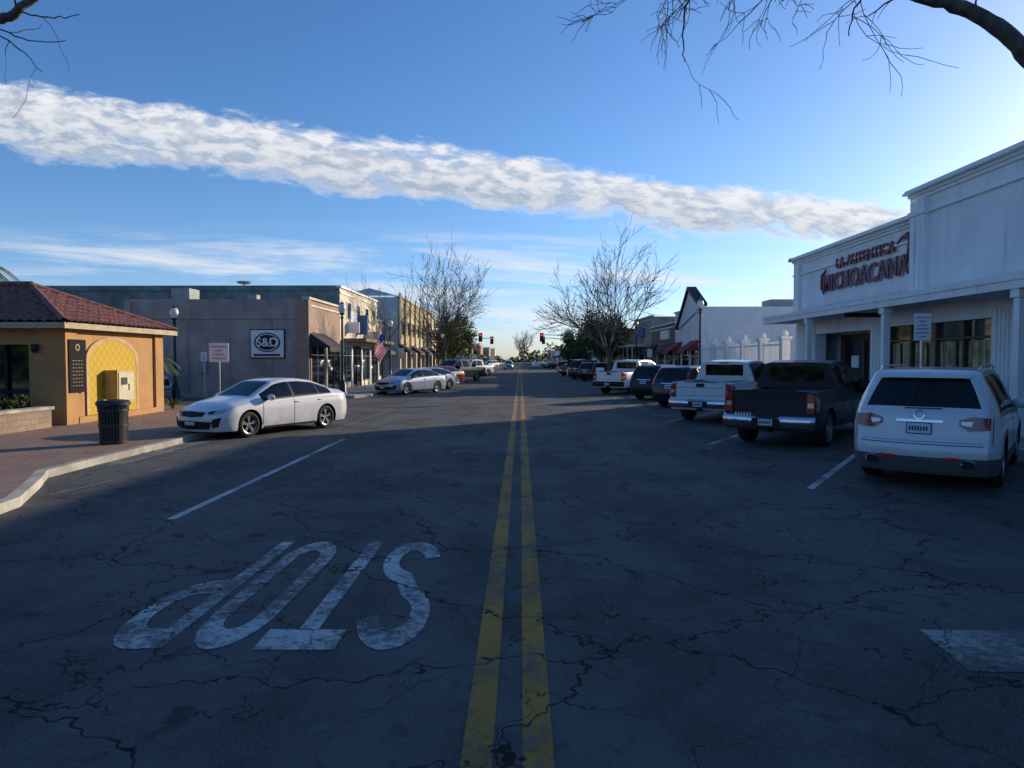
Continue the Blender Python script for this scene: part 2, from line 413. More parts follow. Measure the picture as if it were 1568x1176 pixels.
# unseen shops added behind the camera to dull the reflections in the cars
storefront('shop_building', -1, -12, -34, -12, 5.6, teal, greyw, bays=5, awning=awn_g)
storefront('shop_building', -1, -12, -58, -34.2, 6.8, brown, greyw, bays=5, awning=awn_d)
storefront('shop_building', 1, 13, -60, -36, 6.0, brown, greyw, bays=5, awning=awn_d)

e = storefront('gabled_shop', 1, 13, 50.3, 58.5, 5.75, STUW, TRIMW, bays=3, awning=awn_r, depth=22)
x = MB()
gp = [(50.35, 5.6), (50.35, 6.05), (53.3, 7.35), (56.8, 4.6), (56.8, 4.4)]
fr = [(12.88, a, b) for a, b in gp]; bk = [(13.25, a, b) for a, b in gp]
x.face(fr, STUW); x.face(bk[::-1], STUW)
for (a, b), (c, dd) in (((50.0, 5.75), (53.3, 7.25)), ((53.3, 7.25), (57.1, 4.35))):
    x.face([(12.7, a, b), (12.7, c, dd), (12.7, c, dd+.24), (12.7, a, b+.24)], BLACK)
    x.face([(13.4, a, b), (13.4, c, dd), (13.4, c, dd+.24), (13.4, a, b+.24)], BLACK)
    x.face([(12.7, a, b+.24), (12.7, c, dd+.24), (13.4, c, dd+.24), (13.4, a, b+.24)], BLACK)
    x.face([(12.7, a, b), (12.7, c, dd), (13.4, c, dd), (13.4, a, b)], BLACK)
x.face([(12.7, 50.0, 5.75), (13.4, 50.0, 5.75), (13.4, 50.0, 5.99), (12.7, 50.0, 5.99)], BLACK)
x.box(19, 21, 53, 55, 5.8, 6.5, hvac); x.box(24, 26, 52, 54, 5.8, 6.6, hvac)
x.obj('gable_parapet', e)
storefront('dark_shop', 1, 13, 58.6, 69, 5.0, brown, TRIMW, bays=3, awning=awn_d, sign=(signw, 62, 3.7, 3.5, .8))
storefront('canopy_shop', 1, 13, 69.1, 79, 6.2, greyw, cream, bays=3, canopy=True, sign=(signb, 74, 4.4, 3, .8))
storefront('tan_shop', 1, 13, 79.1, 92, 5.3, tan, brown, bays=4, awning=awn_d)
storefront('brick_shop', 1, 13, 92.1, 111, 6.0, brk, cream, bays=5, awning=awn_b, upper=0)
y = 137
while y < 330:
    L = 11+4*(k % 3); storefront('shop_building', 1, 13+(k % 2), y, y+L, 4.4+(k*53 % 5)*.5, cols[(k*5) % 7], cols[(k+1) % 2], bays=3, awning=aw[k % 5]); y += L+3*(k % 2)+.1; k += 1

fm = MB()
for yy in [34.3, 37.4, 40.5, 43.6, 46.7, 49.6]:
    fm.box(12.8, 13.2, yy-.2, yy+.2, .13, 2.95, TRIMW); fm.box(12.72, 13.28, yy-.28, yy+.28, 2.95, 3.07, TRIMW); fm.lathe([(.16, 0), (.2, .12), (.13, .26), (0, .32)], TRIMW, (13, yy, 3.07), 10)
for z0 in (1.0, 2.65): fm.box(12.96, 13.04, 34.3, 49.6, z0, z0+.08, TRIMW)
yy = 34.6
while yy < 49.4:
    fm.box(12.98, 13.02, yy, yy+.035, .25, 2.85, TRIMW); yy += .17
fm.box(12.9, 13.1, 34.5, 49.4, .13, .9, STUW)
fm.obj('white_fence')

# ------------------------------------------------------------------ white ice cream shop (right)
e = empty('ice_cream_shop')
w = MB(); t = MB(); gl = MB()
XF = 13.0; YN = -22; YT = 22.9; YE = 32.9; HT = 7.2; HL = 6.45
w.box(XF, 34, YT, YE, 3.55, HL, STUW); w.box(XF-.12, 34, YN, YT-.02, 3.55, HT, STUW)
w.box(XF+1.2, 34, YN, YE-.02, .1, 3.549, STUW)
w.box(XF, 34, YE-.35, YE, .1, 3.549, STUW)
bfr = mat('brown_frame', (.10, .065, .04), .6)
post1 = mat('cream_poster', (.36, .29, .14), .6, var=.45, scale=2.5); post2 = mat('blind_tan', (.22, .18, .11), .7, var=.3, scale=3)
def win(a, b, z0=.65, z1=3.05, curtain=True, nm=3):
    w.box(XF, XF+.3, a, b, .1, z0, STUW); w.box(XF, XF+.3, a, b, z1, 3.549, STUW)
    gl.box(XF+.20, XF+.22, a, b, z0, z1, mat('shop_glass', (.03, .032, .03), .05, var=.4, scale=.8, spec=.8))
    for i in range(nm+1):
        yy = a+(b-a)*i/nm; t.box(XF+.08, XF+.199, yy-.04, yy+.04, z0, z1, bfr)
    t.box(XF+.09, XF+.198, a, b, z1-.55, z1-.48, bfr); t.box(XF-.06, XF+.02, a-.08, b+.08, z0-.1, z0, TRIMW)
    if curtain:
        for i in range(nm):
            ya = a+(b-a)*(i+.10)/nm; yb = a+(b-a)*(i+.90)/nm
            n_ = 7
            for q in range(n_):
                y0_ = ya+(yb-ya)*q/n_
                if (i*5+q*3) % 8 == 0: continue
                gl.box(XF+.16+.012*(q % 2), XF+.185, y0_, y0_+(yb-ya)/n_*.9, z0+.1+.25*((q+i) % 3 == 0), z1-.60, post1 if (i+q) % 3 else post2)
def pier(a, b): w.box(XF-.02, XF+.45, a, b, .1, 3.549, STUW)
pier(30.7, 32.54)
t.box(XF+1.1, XF+1.19, 25.9, 30.7, .15, 3.0, mat('dark_entry', (.03, .02, .018), .5)); gl.box(XF+1.05, XF+1.09, 26.3, 27.9, .2, 2.4, GLASS); gl.box(XF+1.05, XF+1.09, 28.5, 30.2, .9, 2.7, GLASS)
for yy in (26.25, 27.9, 28.45, 30.2): t.box(XF+.98, XF+1.09, yy-.05, yy+.05, .16, 2.75, bfr)
t.box(XF+1.0, XF+1.049, 28.9, 29.5, 1.6, 2.1, signw)
w.box(XF, XF+.3, 25.9, 30.7, 3.05, 3.549, STUW)
pier(24.8, 25.9)
win(19.3, 24.8, .75, 3.1, True, 4)
pier(17.4, 19.3); win(11.5, 17.4, .75, 3.1, True, 4); pier(10.4, 11.5); win(4, 10.4, .75, 3.1, True, 4); pier(-22, 4)
for (a, b) in ((24.8, 25.9), (17.4, 19.3), (30.7, 32.5), (10.4, 11.5)):
    n_ = int((b-a)/.16)
    for i in range(n_): t.box(XF-.06, XF-.021, a+.05+i*.16, a+.13+i*.16, .4, 3.3, TRIMW)
    t.box(XF-.10, XF-.022, a-.03, b+.03, .12, .39, TRIMW)
for (a, b, h, x0) in ((YT+.05, YE+.25, HL, XF), (YN, YT+.25, HT, XF-.12)):
    t.box(x0-.10, x0-.002, a, b, h-.62, h-.54, TRIMW)
    t.box(x0-.14, x0+.3, a, b, h+.002, h+.10, TRIMW); t.box(x0-.30, x0+.3, a, b+.05, h+.10, h+.17, TRIMW); t.box(x0-.24, x0+.3, a, b+.03, h+.17, h+.25, TRIMW)
    t.box(x0-.07, x0-.002, a, b-.02, h-.10, h, TRIMW)
t.box(XF-.3, 34, YE+.002, YE+.3, HL+.08, HL+.25, TRIMW)
t.box(XF-.30, XF-.122, YT-.75, YT+.02, 3.9, HT-.16, TRIMW); t.box(XF-.36, XF-.12, YT-.83, YT+.06, 6.55, 6.7, TRIMW); t.box(XF-.35, XF-.301, YT-.6, YT-.45, 3.95, 6.5, TRIMW); t.box(XF-.35, XF-.301, YT-.3, YT-.15, 3.95, 6.5, TRIMW)
t.box(XF-.14, XF-.002, YE-.5, YE+.02, 3.9, HL-.12, TRIMW)
cy0, cy1 = YN+.5, YE+.15
XC = 11.55
t.face([(XF-.13, cy0, 4.22), (XF-.13, cy1, 4.22), (XC, cy1, 3.86), (XC, cy0, 3.86)], TRIMW)
t.box(XC-.05, XC, cy0, cy1, 3.60, 3.90, TRIMW); t.box(XC-.09, XC-.05, cy0, cy1, 3.80, 3.92, TRIMW)
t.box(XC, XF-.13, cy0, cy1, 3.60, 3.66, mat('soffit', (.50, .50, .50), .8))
t.face([(XC, cy1+.001, 3.6), (XF-.13, cy1+.001, 3.6), (XF-.13, cy1+.001, 4.22), (XC, cy1+.001, 3.86)], TRIMW)
for yy in (28.3, 22.4, 16.4, 10.5, 4.5):
    t.box(XC+.05, XC+.25, yy-.1, yy+.1, .14, 3.6, TRIMW); t.box(XC, XC+.30, yy-.15, yy+.15, .14, .35, TRIMW); t.box(XC, XC+.30, yy-.15, yy+.15, 3.4, 3.598, TRIMW)
t.box(XC-.02, XF-.15, 24.9, 25.0, 3.45, 3.598, DARKM)
w.obj('walls', e); t.obj('trim', e); gl.obj('windows', e)
mar = mat('maroon_letters', (.20, .04, .05), .5, var=.05); rosew = mat('letter_outline', (.44, .36, .38), .5, var=.05)
R_ = (radians(90), 0, radians(-90))
text('MICHOACANA', .98, rosew, e, (XF-.07, 26.5, 4.80), R_, .04, 'sign_letters_outline', .98, 0, .022)
text('MICHOACANA', .98, mar, e, (XF-.14, 26.5, 4.80), R_, .025, 'sign_letters_large', .98, 0, .0)
text('LA AUTENTICA', .56, mar, e, (XF-.10, 26.4, 5.66), R_, .04, 'sign_letters_small', 1.15, 0, .006)
x = MB()
x.tube([(XF-.12, 23.5, 5.0), (XF-.12, 23.25, 5.5), (XF-.12, 23.15, 5.9), (XF-.12, 23.35, 6.1), (XF-.12, 23.7, 6.05), (XF-.12, 24.0, 5.9)], [.05, .08, .10, .09, .06, .03], 8, mar)
x.tube([(XF-.12, 29.7, 4.72), (XF-.12, 29.9, 5.0), (XF-.12, 29.85, 5.5), (XF-.12, 29.5, 5.72)], [.04, .07, .08, .03], 8, mar); x.obj('sign_swash', e)
e2 = empty('parking_sign', (10.5, 18.3, .14)); x = MB(); x.tube([(0, 0, 0), (0, 0, 3.0)], [.03, .03], 8, ALLOY, True); x.obj('post', e2)
def sign_lines(m_, w_, z0, z1, n, y=-.05):
    for k in range(n):
        zc = z1-(z1-z0)*(k+.6)/(n+.2); ww = w_*(.40-.07*((k*7) % 4)); hh = (z1-z0)/(n+.2)*.20
        xx = -ww
        while xx < ww:
            m_.box(xx, min(ww, xx+w_*.06), y, y+.004, zc-hh, zc+hh, INKG); xx += w_*.10
x = MB(); x.box(-.22, .22, -.045, -.032, 2.3, 3.0, signw); sign_lines(x, .44, 2.34, 2.96, 6); x.obj('panel', e2)

# ------------------------------------------------------------------ tile-roof kiosk (left)
e = empty('tile_roof_kiosk')
orange = mat('ochre_stucco', (.45, .24, .09), .85, var=.1, scale=1.4, bump=.4, bscale=50, streak=True)
tileM = mat('clay_tile', (.21, .075, .055), .75, var=.4, scale=7)
eaveM = mat('eave_tan', (.42, .33, .20), .7)
w = MB()
w.box(-30, -12.5, 19.6, 23.9, .1, 2.86, orange)
w.box(-13.45, -12.5, 18.8, 19.6, .1, 2.86, orange)
w.box(-30, -13.45, 18.8, 19.1, 2.35, 2.86, orange)
w.box(-18.2, -17.5, 18.8, 19.6, .1, 2.35, orange)
for yy in (18.78, 23.45): w.box(-12.52, -12.42, yy, yy+.5, .1, 2.85, orange)
w.box(-12.499, -12.40, 19.3, 23.44, .1, .32, orange)
w.obj('walls', e)
x = MB()
def archpts(y0, y1, zb, zt, xx):
    c = (y0+y1)/2; r = (y1-y0)/2; rz = zt*.16
    return [(xx, y1, zb), ]+[(xx, c+r*cos(radians(a)), zt-rz*1.6+rz*1.6*sin(radians(a))) for a in range(0, 181, 12)]+[(xx, y0, zb)]
m_, nt, b = newmat('yellow_lattice_mural')
p = POS(nt); sx = nt.nodes.new('ShaderNodeSeparateXYZ'); nt.links.new(p, sx.inputs[0])
u = M(nt, 'ADD', sx.outputs[1], sx.outputs[2]); v = M(nt, 'SUBTRACT', sx.outputs[1], sx.outputs[2])
def lines(a): return M(nt, 'LESS_THAN', M(nt, 'ABSOLUTE', M(nt, 'SUBTRACT', M(nt, 'FRACT', M(nt, 'MULTIPLY', a, 3.3)), .5)), .05)
nt.links.new(MIX(nt, M(nt, 'MULTIPLY', M(nt, 'MAXIMUM', lines(u), lines(v)), .8), (.55, .36, .02), (.36, .20, .02)), b.inputs['Base Color'])
b.inputs['Roughness'].default_value = .8
x.face(archpts(19.85, 22.3, .33, 2.5, -12.46), m_)
ring_o = archpts(19.73, 22.42, .33, 2.62, -12.452); ring_i = archpts(19.85, 22.3, .33, 2.5, -12.452)
x.grid([ring_o, ring_i], mat('arch_trim', (.50, .34, .17), .8)); x.grid([[(q[0]-.04, q[1], q[2]) for q in ring_o], ring_o], orange)
x.obj('arch_mural', e)
mb_ = mat('menu_black', (.012, .011, .012), .8, var=.05, spec=.15)
x = MB(); x.box(-12.415, -12.39, 18.88, 19.62, 1.02, 2.50, mb_); x.box(-12.47, -12.416, 18.95, 19.55, 1.1, 2.4, mb_)
gold = mat('gold_ink', (.26, .20, .09), .6, var=.05)
for k_ in range(8):
    for q in range(4): x.box(-12.389, -12.387, 19.02+.12*q, 19.08+.12*q+.02*((k_+q) % 2), 1.2+.1*k_, 1.218+.1*k_, gold)
x.lathe([(.06, 0), (.10, .003), (.06, .003)], gold, (-12.389, 19.25, 2.28), 14, 'x')
x.obj('menu_board', e)
x = MB(); x.box(-12.45, -12.05, 20.55, 21.45, .62, 1.62, mat('meter_box_yellow', (.52, .36, .10), .6)); x.box(-12.04, -12.03, 20.6, 21.4, .7, 1.55, mat('meter_box_cream', (.55, .47, .30), .6)); x.box(-12.03, -12.015, 21.1, 21.15, 1.0, 1.2, DARKM); x.box(-12.02, -12.01, 20.72, 21.02, 1.18, 1.4, DARKM)
x.box(-12.3, -12.2, 20.9, 21.1, .14, .62, DARKM); x.obj('meter_box', e, bevel=.01)
x = MB(); x.box(-17.5, -13.46, 19.3, 19.34, .14, 2.34, GLASS)
for xx in (-17.4, -16, -14.8, -14.4, -13.5): x.box(xx-.05, xx+.04, 19.22, 19.299, .14, 2.34, BLACK)
x.box(-17.4, -13.5, 19.23, 19.298, 1.0, 1.08, BLACK)
x.obj('shop_windows', e)
x = MB(); x.lathe([(.0, .12), (.09, .1), (.10, 0), (.05, -.12), (0, -.14)], DARKM, (-13.2, 18.68, 2.25), 10); x.box(-13.22, -13.18, 18.68, 18.8, 2.3, 2.34, DARKM); x.obj('wall_lamp', e)
ex0, ey0, ey1, ez, rz_, ry = -12.15, 18.35, 24.4, 2.92, 4.2, 21.4
rf = MB()
def slope(o, su, tv, slen, tlen, lim):
    o = Vector(o); su = Vector(su).normalized(); tv = Vector(tv); nrm = su.cross(tv).normalized()
    if nrm.z < 0: nrm = -nrm
    ns = int(slen/.04); ntt = int(tlen/.07); rows = []
    for j in range(ntt+1):
        t_ = j/ntt; a, b_ = lim(t_); r = []
        for i in range(ns+1):
            s_ = min(max(i*slen/ns, a), b_)
            c = .055*abs(sin(pi*s_/.26)); d_ = .045*(1-(t_*tlen/.36) % 1.0)
            r.append(o+su*s_+tv*t_+nrm*(c+d_))
        rows.append(r)
    rf.grid(rows, tileM)
hx = ex0-3.05
W_ = 18.0
tl = sqrt(3.05**2+(rz_-ez)**2)
slope((ex0, ey0, ez), (-1, 0, 0), (0, 3.05, rz_-ez), W_, tl, lambda t: (3.05*t, W_))
slope((ex0, ey1, ez), (-1, 0, 0), (0, -3.0, rz_-ez), W_, tl, lambda t: (3.0*t, W_))
slope((ex0, ey0, ez), (0, 1, 0), (-3.05, 0, rz_-ez), ey1-ey0, tl, lambda t: (3.05*t, ey1-ey0-3.0*t))
rf.tube([(ex0, ey0, ez+.05), (hx, ry, rz_+.06)], [.09, .09], 8, tileM); rf.tube([(ex0, ey1, ez+.05), (hx, ry, rz_+.06)], [.09, .09], 8, tileM)
rf.tube([(hx+.05, ry, rz_+.07), (ex0-W_, ry, rz_+.07)], [.1, .1], 8, tileM)
rf.box(ex0-W_, ex0+.02, ey0-.02, ey0+.03, ez-.14, ez+.02, eaveM); rf.box(ex0-.03, ex0+.02, ey0+.031, ey1, ez-.14, ez+.02, eaveM)
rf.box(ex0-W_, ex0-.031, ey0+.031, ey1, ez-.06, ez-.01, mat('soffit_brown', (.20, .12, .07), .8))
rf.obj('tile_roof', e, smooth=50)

# ------------------------------------------------------------------ cars
def interp(tab, y):
    if y <= tab[0][0]: return tab[0][1]
    for (a, b), (c, d) in zip(tab, tab[1:]):
        if y <= c: return b+(d-b)*(y-a)/max(1e-6, c-a)
    return tab[-1][1]
def wheel(mb, R, tw, cx, cy, side, n=5, rimm=ALLOY):
    o = side
    def L(prof, mt, k=28): mb.lathe([(r, o*h) for r, h in prof], mt, (cx, cy, R), k, 'x')
    ri = R*.69
    L([(ri*.97, -tw/2), (R*.93, -tw/2), (R*.99, -tw*.35), (R, 0), (R*.99, tw*.35), (R*.93, tw/2), (R*.80, tw/2+.012), (ri, tw/2-.005)], RUB)
    L([(ri, tw/2-.005), (ri*.95, tw/2-.01), (ri*.93, tw*.1), (ri*.9, 0)], rimm)
    L([(ri*.92, .01), (0.0, .01)], BLACK)
    L([(0.0, tw*.42), (ri*.16, tw*.40), (ri*.22, tw*.3), (ri*.24, 0)], rimm)
    for k in range(n):
        for dd in (-.13, .13) if n == 5 else (0,):
            a = 2*pi*k/n+.3; ww0, ww1 = ri*.07, ri*.10
            a2 = a+dd
            c0 = Vector((0, cos(a), sin(a)))*ri*.15; c1 = Vector((0, cos(a2), sin(a2)))*ri*.95
            p_ = Vector((0, -sin(a2), cos(a2)))
            h0, h1 = tw*.38, tw*.40
            C = Vector((cx, cy, R))
            f = [C+c0-p_*ww0+Vector((o*h0, 0, 0)), C+c0+p_*ww0+Vector((o*h0, 0, 0)), C+c1+p_*ww1+Vector((o*h1, 0, 0)), C+c1-p_*ww1+Vector((o*h1, 0, 0))]
            bk = [q-Vector((o*.05, 0, 0)) for q in f]
            mb.face(f, rimm)
            for q in range(4): mb.face([f[q], f[(q+1) % 4], bk[(q+1) % 4], bk[q]], rimm)

def build_car(name, sp, paintm, loc, heading, two=None):
    yf, yr, W = sp['yf'], sp['yr'], sp['w']
    ax = sp['axles']; R = sp['R']; RA = R+sp.get('gap', .055)
    bed = sp.get('bed')
    E = empty(name, (loc[0], loc[1], loc[2] if len(loc) > 2 else .006), -heading)
    ys = set([yf, yr]); y = yr
    while y < yf: ys.add(round(y, 4)); y += .07
    for a in ax:
        for k in range(-12, 13): ys.add(round(a+RA*sin(k/12*pi/2), 4))
        ys.add(a-RA-.003); ys.add(a+RA+.003)
    for r in sp['side']+sp['top_glass']:
        ys.add(r[0]); ys.add(r[1])
    for p in sp.get('extra', []): ys.add(p)
    if bed: ys |= {bed[0], bed[0]+.006, bed[1], bed[1]-.006}
    ys = sorted(ys); zz = []
    for q in ys:
        if not zz or q-zz[-1] > .0025: zz.append(q)
    ys = zz
    sm = sp.get('smooth', .06)
    def top(y):
        if bed and y < bed[1]: return interp(sp['bedtop'], y)
        if bed: 
            return sum(interp(sp['top'], max(bed[1], y+d*sm)) for d in (-1, -.5, 0, .5, 1))/5
        return sum(interp(sp['top'], y+d*sm) for d in (-1, -.5, 0, .5, 1))/5
    def wm(y):
        m_ = 1
        d = yf-y
        if d < .55: m_ -= sp.get('rf', .15)*(1-d/.55)**2
        d = y-yr
        if d < .45: m_ -= sp.get('rr', .10)*(1-d/.45)**2
        return m_
    def prof(z, zs, zbelt):
        t = (z-zs)/max(.05, zbelt-zs)
        return interp([(0, .955), (.18, .985), (.45, .992), (.66, 1.0), (.76, 1.0), (.82, .985), (.93, .972), (1, .955)], t)
    LT = [0, .06, .15, .28, .42, .55, .66, .75, .83, .9, .95, 1]
    GT = [.10, .35, .65, .90, 1.0]
    crown = sp.get('crown', .045)
    def sect(y):
        zt = top(y); w = W*wm(y); bel = min(interp(sp['belt'], y), zt-crown-.015)
        zs = sp['sill']
        zb = zs
        for a in ax:
            if abs(y-a) < RA: zb = max(zb, R+sqrt(RA*RA-(y-a)**2))
        zb = min(zb, bel-.03)
        pts = []
        for t in LT:
            z = zb+(bel-zb)*t; pts.append((w*prof(z, zs, bel), z))
        wb = pts[-1][0]; wr = min(interp(sp['roofw'], y)*wm(y), wb-.01)
        if bed and y < bed[1]: wr = wb-.02
        ze = zt-crown
        for t in GT:
            z = bel+(ze-bel)*t; q = t**1.25
            pts.append((wb+(wr-wb)*q, z))
        inb = bed and bed[0]+.001 < y < bed[1]-.001
        if inb: tp = [(.945, .3), (.90, .2), (.895, None), (.4, None), (0, None)]
        else: tp = [(.93, .45), (.8, .75), (.6, .9), (.3, .98), (0, 1)]
        for f_, c_ in tp:
            if c_ is None: pts.append((wr*f_, sp['bedz']))
            else: pts.append((wr*f_, ze+crown*c_))
        return pts
    bf, br = sp.get('bf', .12), sp.get('br', .06)
    def dfm(x, y, z):
        o = y
        s = max(0, min(1, (y-(yf-.7))/.7)); s = s*s
        y += s*(bf*(1-(x/W)**2)-bf*.6) - s*interp(sp['fslant'], z)
        s = max(0, min(1, ((yr+.7)-o)/.7)); s = s**1.5
        y -= s*(br*(1-(x/W)**2)-br*.6) - s*interp(sp['rslant'], z)
        return (x, y, z)
    secs = [sect(y) for y in ys]
    mb = MB(); mp = mb.m(paintm); mg = mb.m(CGLASS); mk_ = mb.m(BLACK)
    two_i = mb.m(two) if two else mp
    nr = len(secs[0]); nL = len(LT)
    full = 2*nr-1
    for y, sc in zip(ys, secs):
        for (x, z) in sc: mb.v.append(dfm(x, y, z))
        for (x, z) in sc[-2::-1]: mb.v.append(dfm(-x, y, z))
    def inr(y, rs): return any(a-1e-4 <= y <= b+1e-4 for a, b in rs)
    for i in range(len(ys)-1):
        ym = (ys[i]+ys[i+1])/2
        for j in range(full-1):
            jj = j if j < nr-1 else full-2-j
            m_i = mp
            if jj < sp.get('twrows', 0): m_i = two_i
            if nL-1 < jj <= nL+2 and inr(ym, sp['side']): m_i = mg
            span = [(min(a for a, b in sp['side']), max(b for a, b in sp['side']))]
            if jj == nL-1 and inr(ym, span): m_i = mk_
            if nL-1 < jj <= nL+2 and inr(ym, span) and m_i == mp: m_i = mk_
            if jj >= nL+6 and inr(ym, sp['top_glass']): m_i = mg
            if bed and bed[0]+.003 < ym < bed[1]-.003 and jj >= nL+6: m_i = mk_
            mb.f.append((i*full+j, i*full+j+1, (i+1)*full+j+1, (i+1)*full+j)); mb.mi.append(m_i)
    tf = [1, .93, .8, .6, .3, 0]
    for end in (0, len(ys)-1):
        y = ys[end]; sc = secs[end]; K = nL+len(GT)
        colf = tf+[-q for q in tf[-2::-1]]
        base = len(mb.v)
        for r in range(K):
            x0, z0 = sc[r]
            cr = (max(0, sc[-1][1]-sc[K-1][1]))*max(0, (r/(K-1)))**3
            for c in colf:
                cc = [0, .45, .75, .9, .98, 1][tf.index(abs(c))]
                mb.v.append(dfm(x0*c, y, z0+cr*cc))
        nc = len(colf)
        for r in range(K-1):
            for c in range(nc-1):
                m_i = mp
                if r < sp.get('twrows', 0): m_i = two_i
                if end == 0 and sp.get('hatch') and nL <= r <= nL+2 and 1 <= c <= nc-3: m_i = mg
                mb.f.append((base+r*nc+c, base+r*nc+c+1, base+(r+1)*nc+c+1, base+(r+1)*nc+c)); mb.mi.append(m_i)
    body = mb.obj('body', E, smooth=38)
    bm = bmesh.new(); bm.from_mesh(body.data); bvh = BVHTree.FromBMesh(bm); bm.free()
    det = MB()
    def cast(dr, u, v, off):
        if dr == 'rear': o, d_ = Vector((u, -8, v)), Vector((0, 1, 0))
        elif dr == 'front': o, d_ = Vector((u, 8, v)), Vector((0, -1, 0))
        elif dr == 'R': o, d_ = Vector((8, u, v)), Vector((-1, 0, 0))
        else: o, d_ = Vector((-8, u, v)), Vector((1, 0, 0))
        h, n_, _, _ = bvh.ray_cast(o, d_)
        if h is None: return None
        if n_.dot(d_) > 0: n_ = -n_
        return h-d_*off+n_*off*.3
    def dec(dr, topl, botl, mt, off=.006, nu=8, nv=4):
        def samp(pl, t):
            k = t*(len(pl)-1); i = min(int(k), len(pl)-2); f_ = k-i
            return (pl[i][0]*(1-f_)+pl[i+1][0]*f_, pl[i][1]*(1-f_)+pl[i+1][1]*f_)
        rows = []
        for b_ in range(nv+1):
            r = []
            for a_ in range(nu+1):
                p1 = samp(topl, a_/nu); p2 = samp(botl, a_/nu); s_ = b_/nv
                q = cast(dr, p1[0]*(1-s_)+p2[0]*s_, p1[1]*(1-s_)+p2[1]*s_, off)
                if q is None: return
                r.append(q)
            rows.append(r)
        det.grid(rows, mt)
        back = {'rear': Vector((0, 1, 0)), 'front': Vector((0, -1, 0)), 'R': Vector((-1, 0, 0)), 'L': Vector((1, 0, 0))}[dr]*(off+.004)
        for ln in (rows[0], rows[-1], [r[0] for r in rows], [r[-1] for r in rows]):
            det.grid([ln, [q+back for q in ln]], mt)
    def rect(dr, u0, u1, z0, z1, mt, off=.006, nu=6, nv=3): dec(dr, [(u0, z1), (u1, z1)], [(u0, z0), (u1, z0)], mt, off, nu, nv)
    def both(dr, topl, botl, mt, off=.006, nu=6, nv=3):
        dec(dr, topl, botl, mt, off, nu, nv); dec(dr, [(-a, b) for a, b in topl], [(-a, b) for a, b in botl], mt, off, nu, nv)
    def sides(topl, botl, mt, off=.004, nu=10, nv=2):
        dec('L', topl, botl, mt, off, nu, nv); dec('R', topl, botl, mt, off, nu, nv)
    sp['details'](dict(dec=dec, rect=rect, both=both, sides=sides, det=det, E=E, paint=paintm, two=two, sp=sp))
    det.obj('lights_and_trim', E, smooth=40)
    ub = MB(); ub.box(-(W-.28), W-.28, yr+.18, yf-.25, sp['sill']-.03, .72, BLACK); ub.box(-W*.8, W*.8, ax[1]+R+.1, ax[0]-R-.1, sp['sill']-.02, sp['sill']+.2, BLACK)
    ub.obj('underbody', E)
    wh = MB(); tw = sp.get('tw', .215)
    for a in ax:
        for s_ in (-1, 1): wheel(wh, R, tw, s_*(W-tw/2-.035), a, s_, sp.get('spokes', 5), sp.get('rimm', ALLOY))
    wh.obj('wheels', E, smooth=35)
    mr = MB(); my, mz, ms = sp['mirror']
    for s_ in (-1, 1):
        c = Vector((s_*(W+.06), my, mz)); rows = []
        for i in range(7):
            a = -pi/2+pi*i/6
            rows.append([(c.x+s_*.12*ms*sin(a), c.y+.09*ms*max(.1, cos(a))**.6*cos(b_*pi/4)*.7, c.z+.085*ms*max(.1, cos(a))**.6*sin(b_*pi/4)*(1.6 if ms > 1.2 else 1)) for b_ in range(8)])
        mr.grid(rows, paintm if not sp.get('blackmirror') else BLACK, True); mr.face(rows[0], BLACK); mr.face(rows[-1], BLACK)
        mr.box(s_*(W-.14), s_*(W+.02), my-.03, my+.03, mz-.06, mz-.02, BLACK)
    mr.obj('mirrors', E, smooth=60)
    return E

def seam(d, y, z0, z1, yt=None):
    yt = y if yt is None else yt
    d['sides']([(y-.006, z0), (yt-.006, z1)], [(y+.006, z0), (yt+.006, z1)], BLACK, .0025, 8, 1)
def plate(d, dr, z, u=0):
    d['rect'](dr, u-.165, u+.165, z-.085, z+.085, BLACK, .010); d['rect'](dr, u-.15, u+.15, z-.072, z+.072, PLATE, .018)
    for k in range(7):
        d['rect'](dr, u-.125+k*.036, u-.103+k*.036, z-.035, z+.03, INK, .021, 1, 1)

def det_sedan(d):
    R, B, SD = d['rect'], d['both'], d['sides']
    d['dec']('front', [(-.42, .67), (0, .69), (.42, .67)], [(-.38, .57), (0, .55), (.38, .57)], BLACK, .008, 10, 2)
    d['dec']('front', [(-.62, .44), (0, .46), (.62, .44)], [(-.52, .27), (0, .25), (.52, .27)], BLACK, .008, 12, 2)
    B('front', [(.45, .68), (.66, .73), (.78, .745)], [(.45, .61), (.62, .60), (.78, .65)], CLEAR, .010)
    B('front', [(.50, .675), (.62, .70)], [(.50, .63), (.61, .63)], BLACK, .013)
    B('front', [(.62, .50), (.78, .55)], [(.60, .30), (.74, .32)], BLACK, .008)
    R('front', -.16, .16, .36, .44, PLATE, .02)
    seam(d, .98, .30, .86); seam(d, -.08, .24, .92); seam(d, -.98, .42, .93)
    SD([(-.9, .25), (.95, .25)], [(-.9, .20), (.95, .20)], BLACK, .006)
    SD([(-.32, .83), (-.14, .83)], [(-.32, .805), (-.14, .805)], d['paint'], .022, 3, 1); SD([(-1.15, .85), (-.99, .85)], [(-1.15, .825), (-.99, .825)], d['paint'], .022, 3, 1)
    B('rear', [(.35, .93), (.80, .95)], [(.35, .82), (.80, .80)], REDL, .010)
    plate(d, 'rear', .70); R('rear', -.55, .55, .25, .38, BLACK, .008)
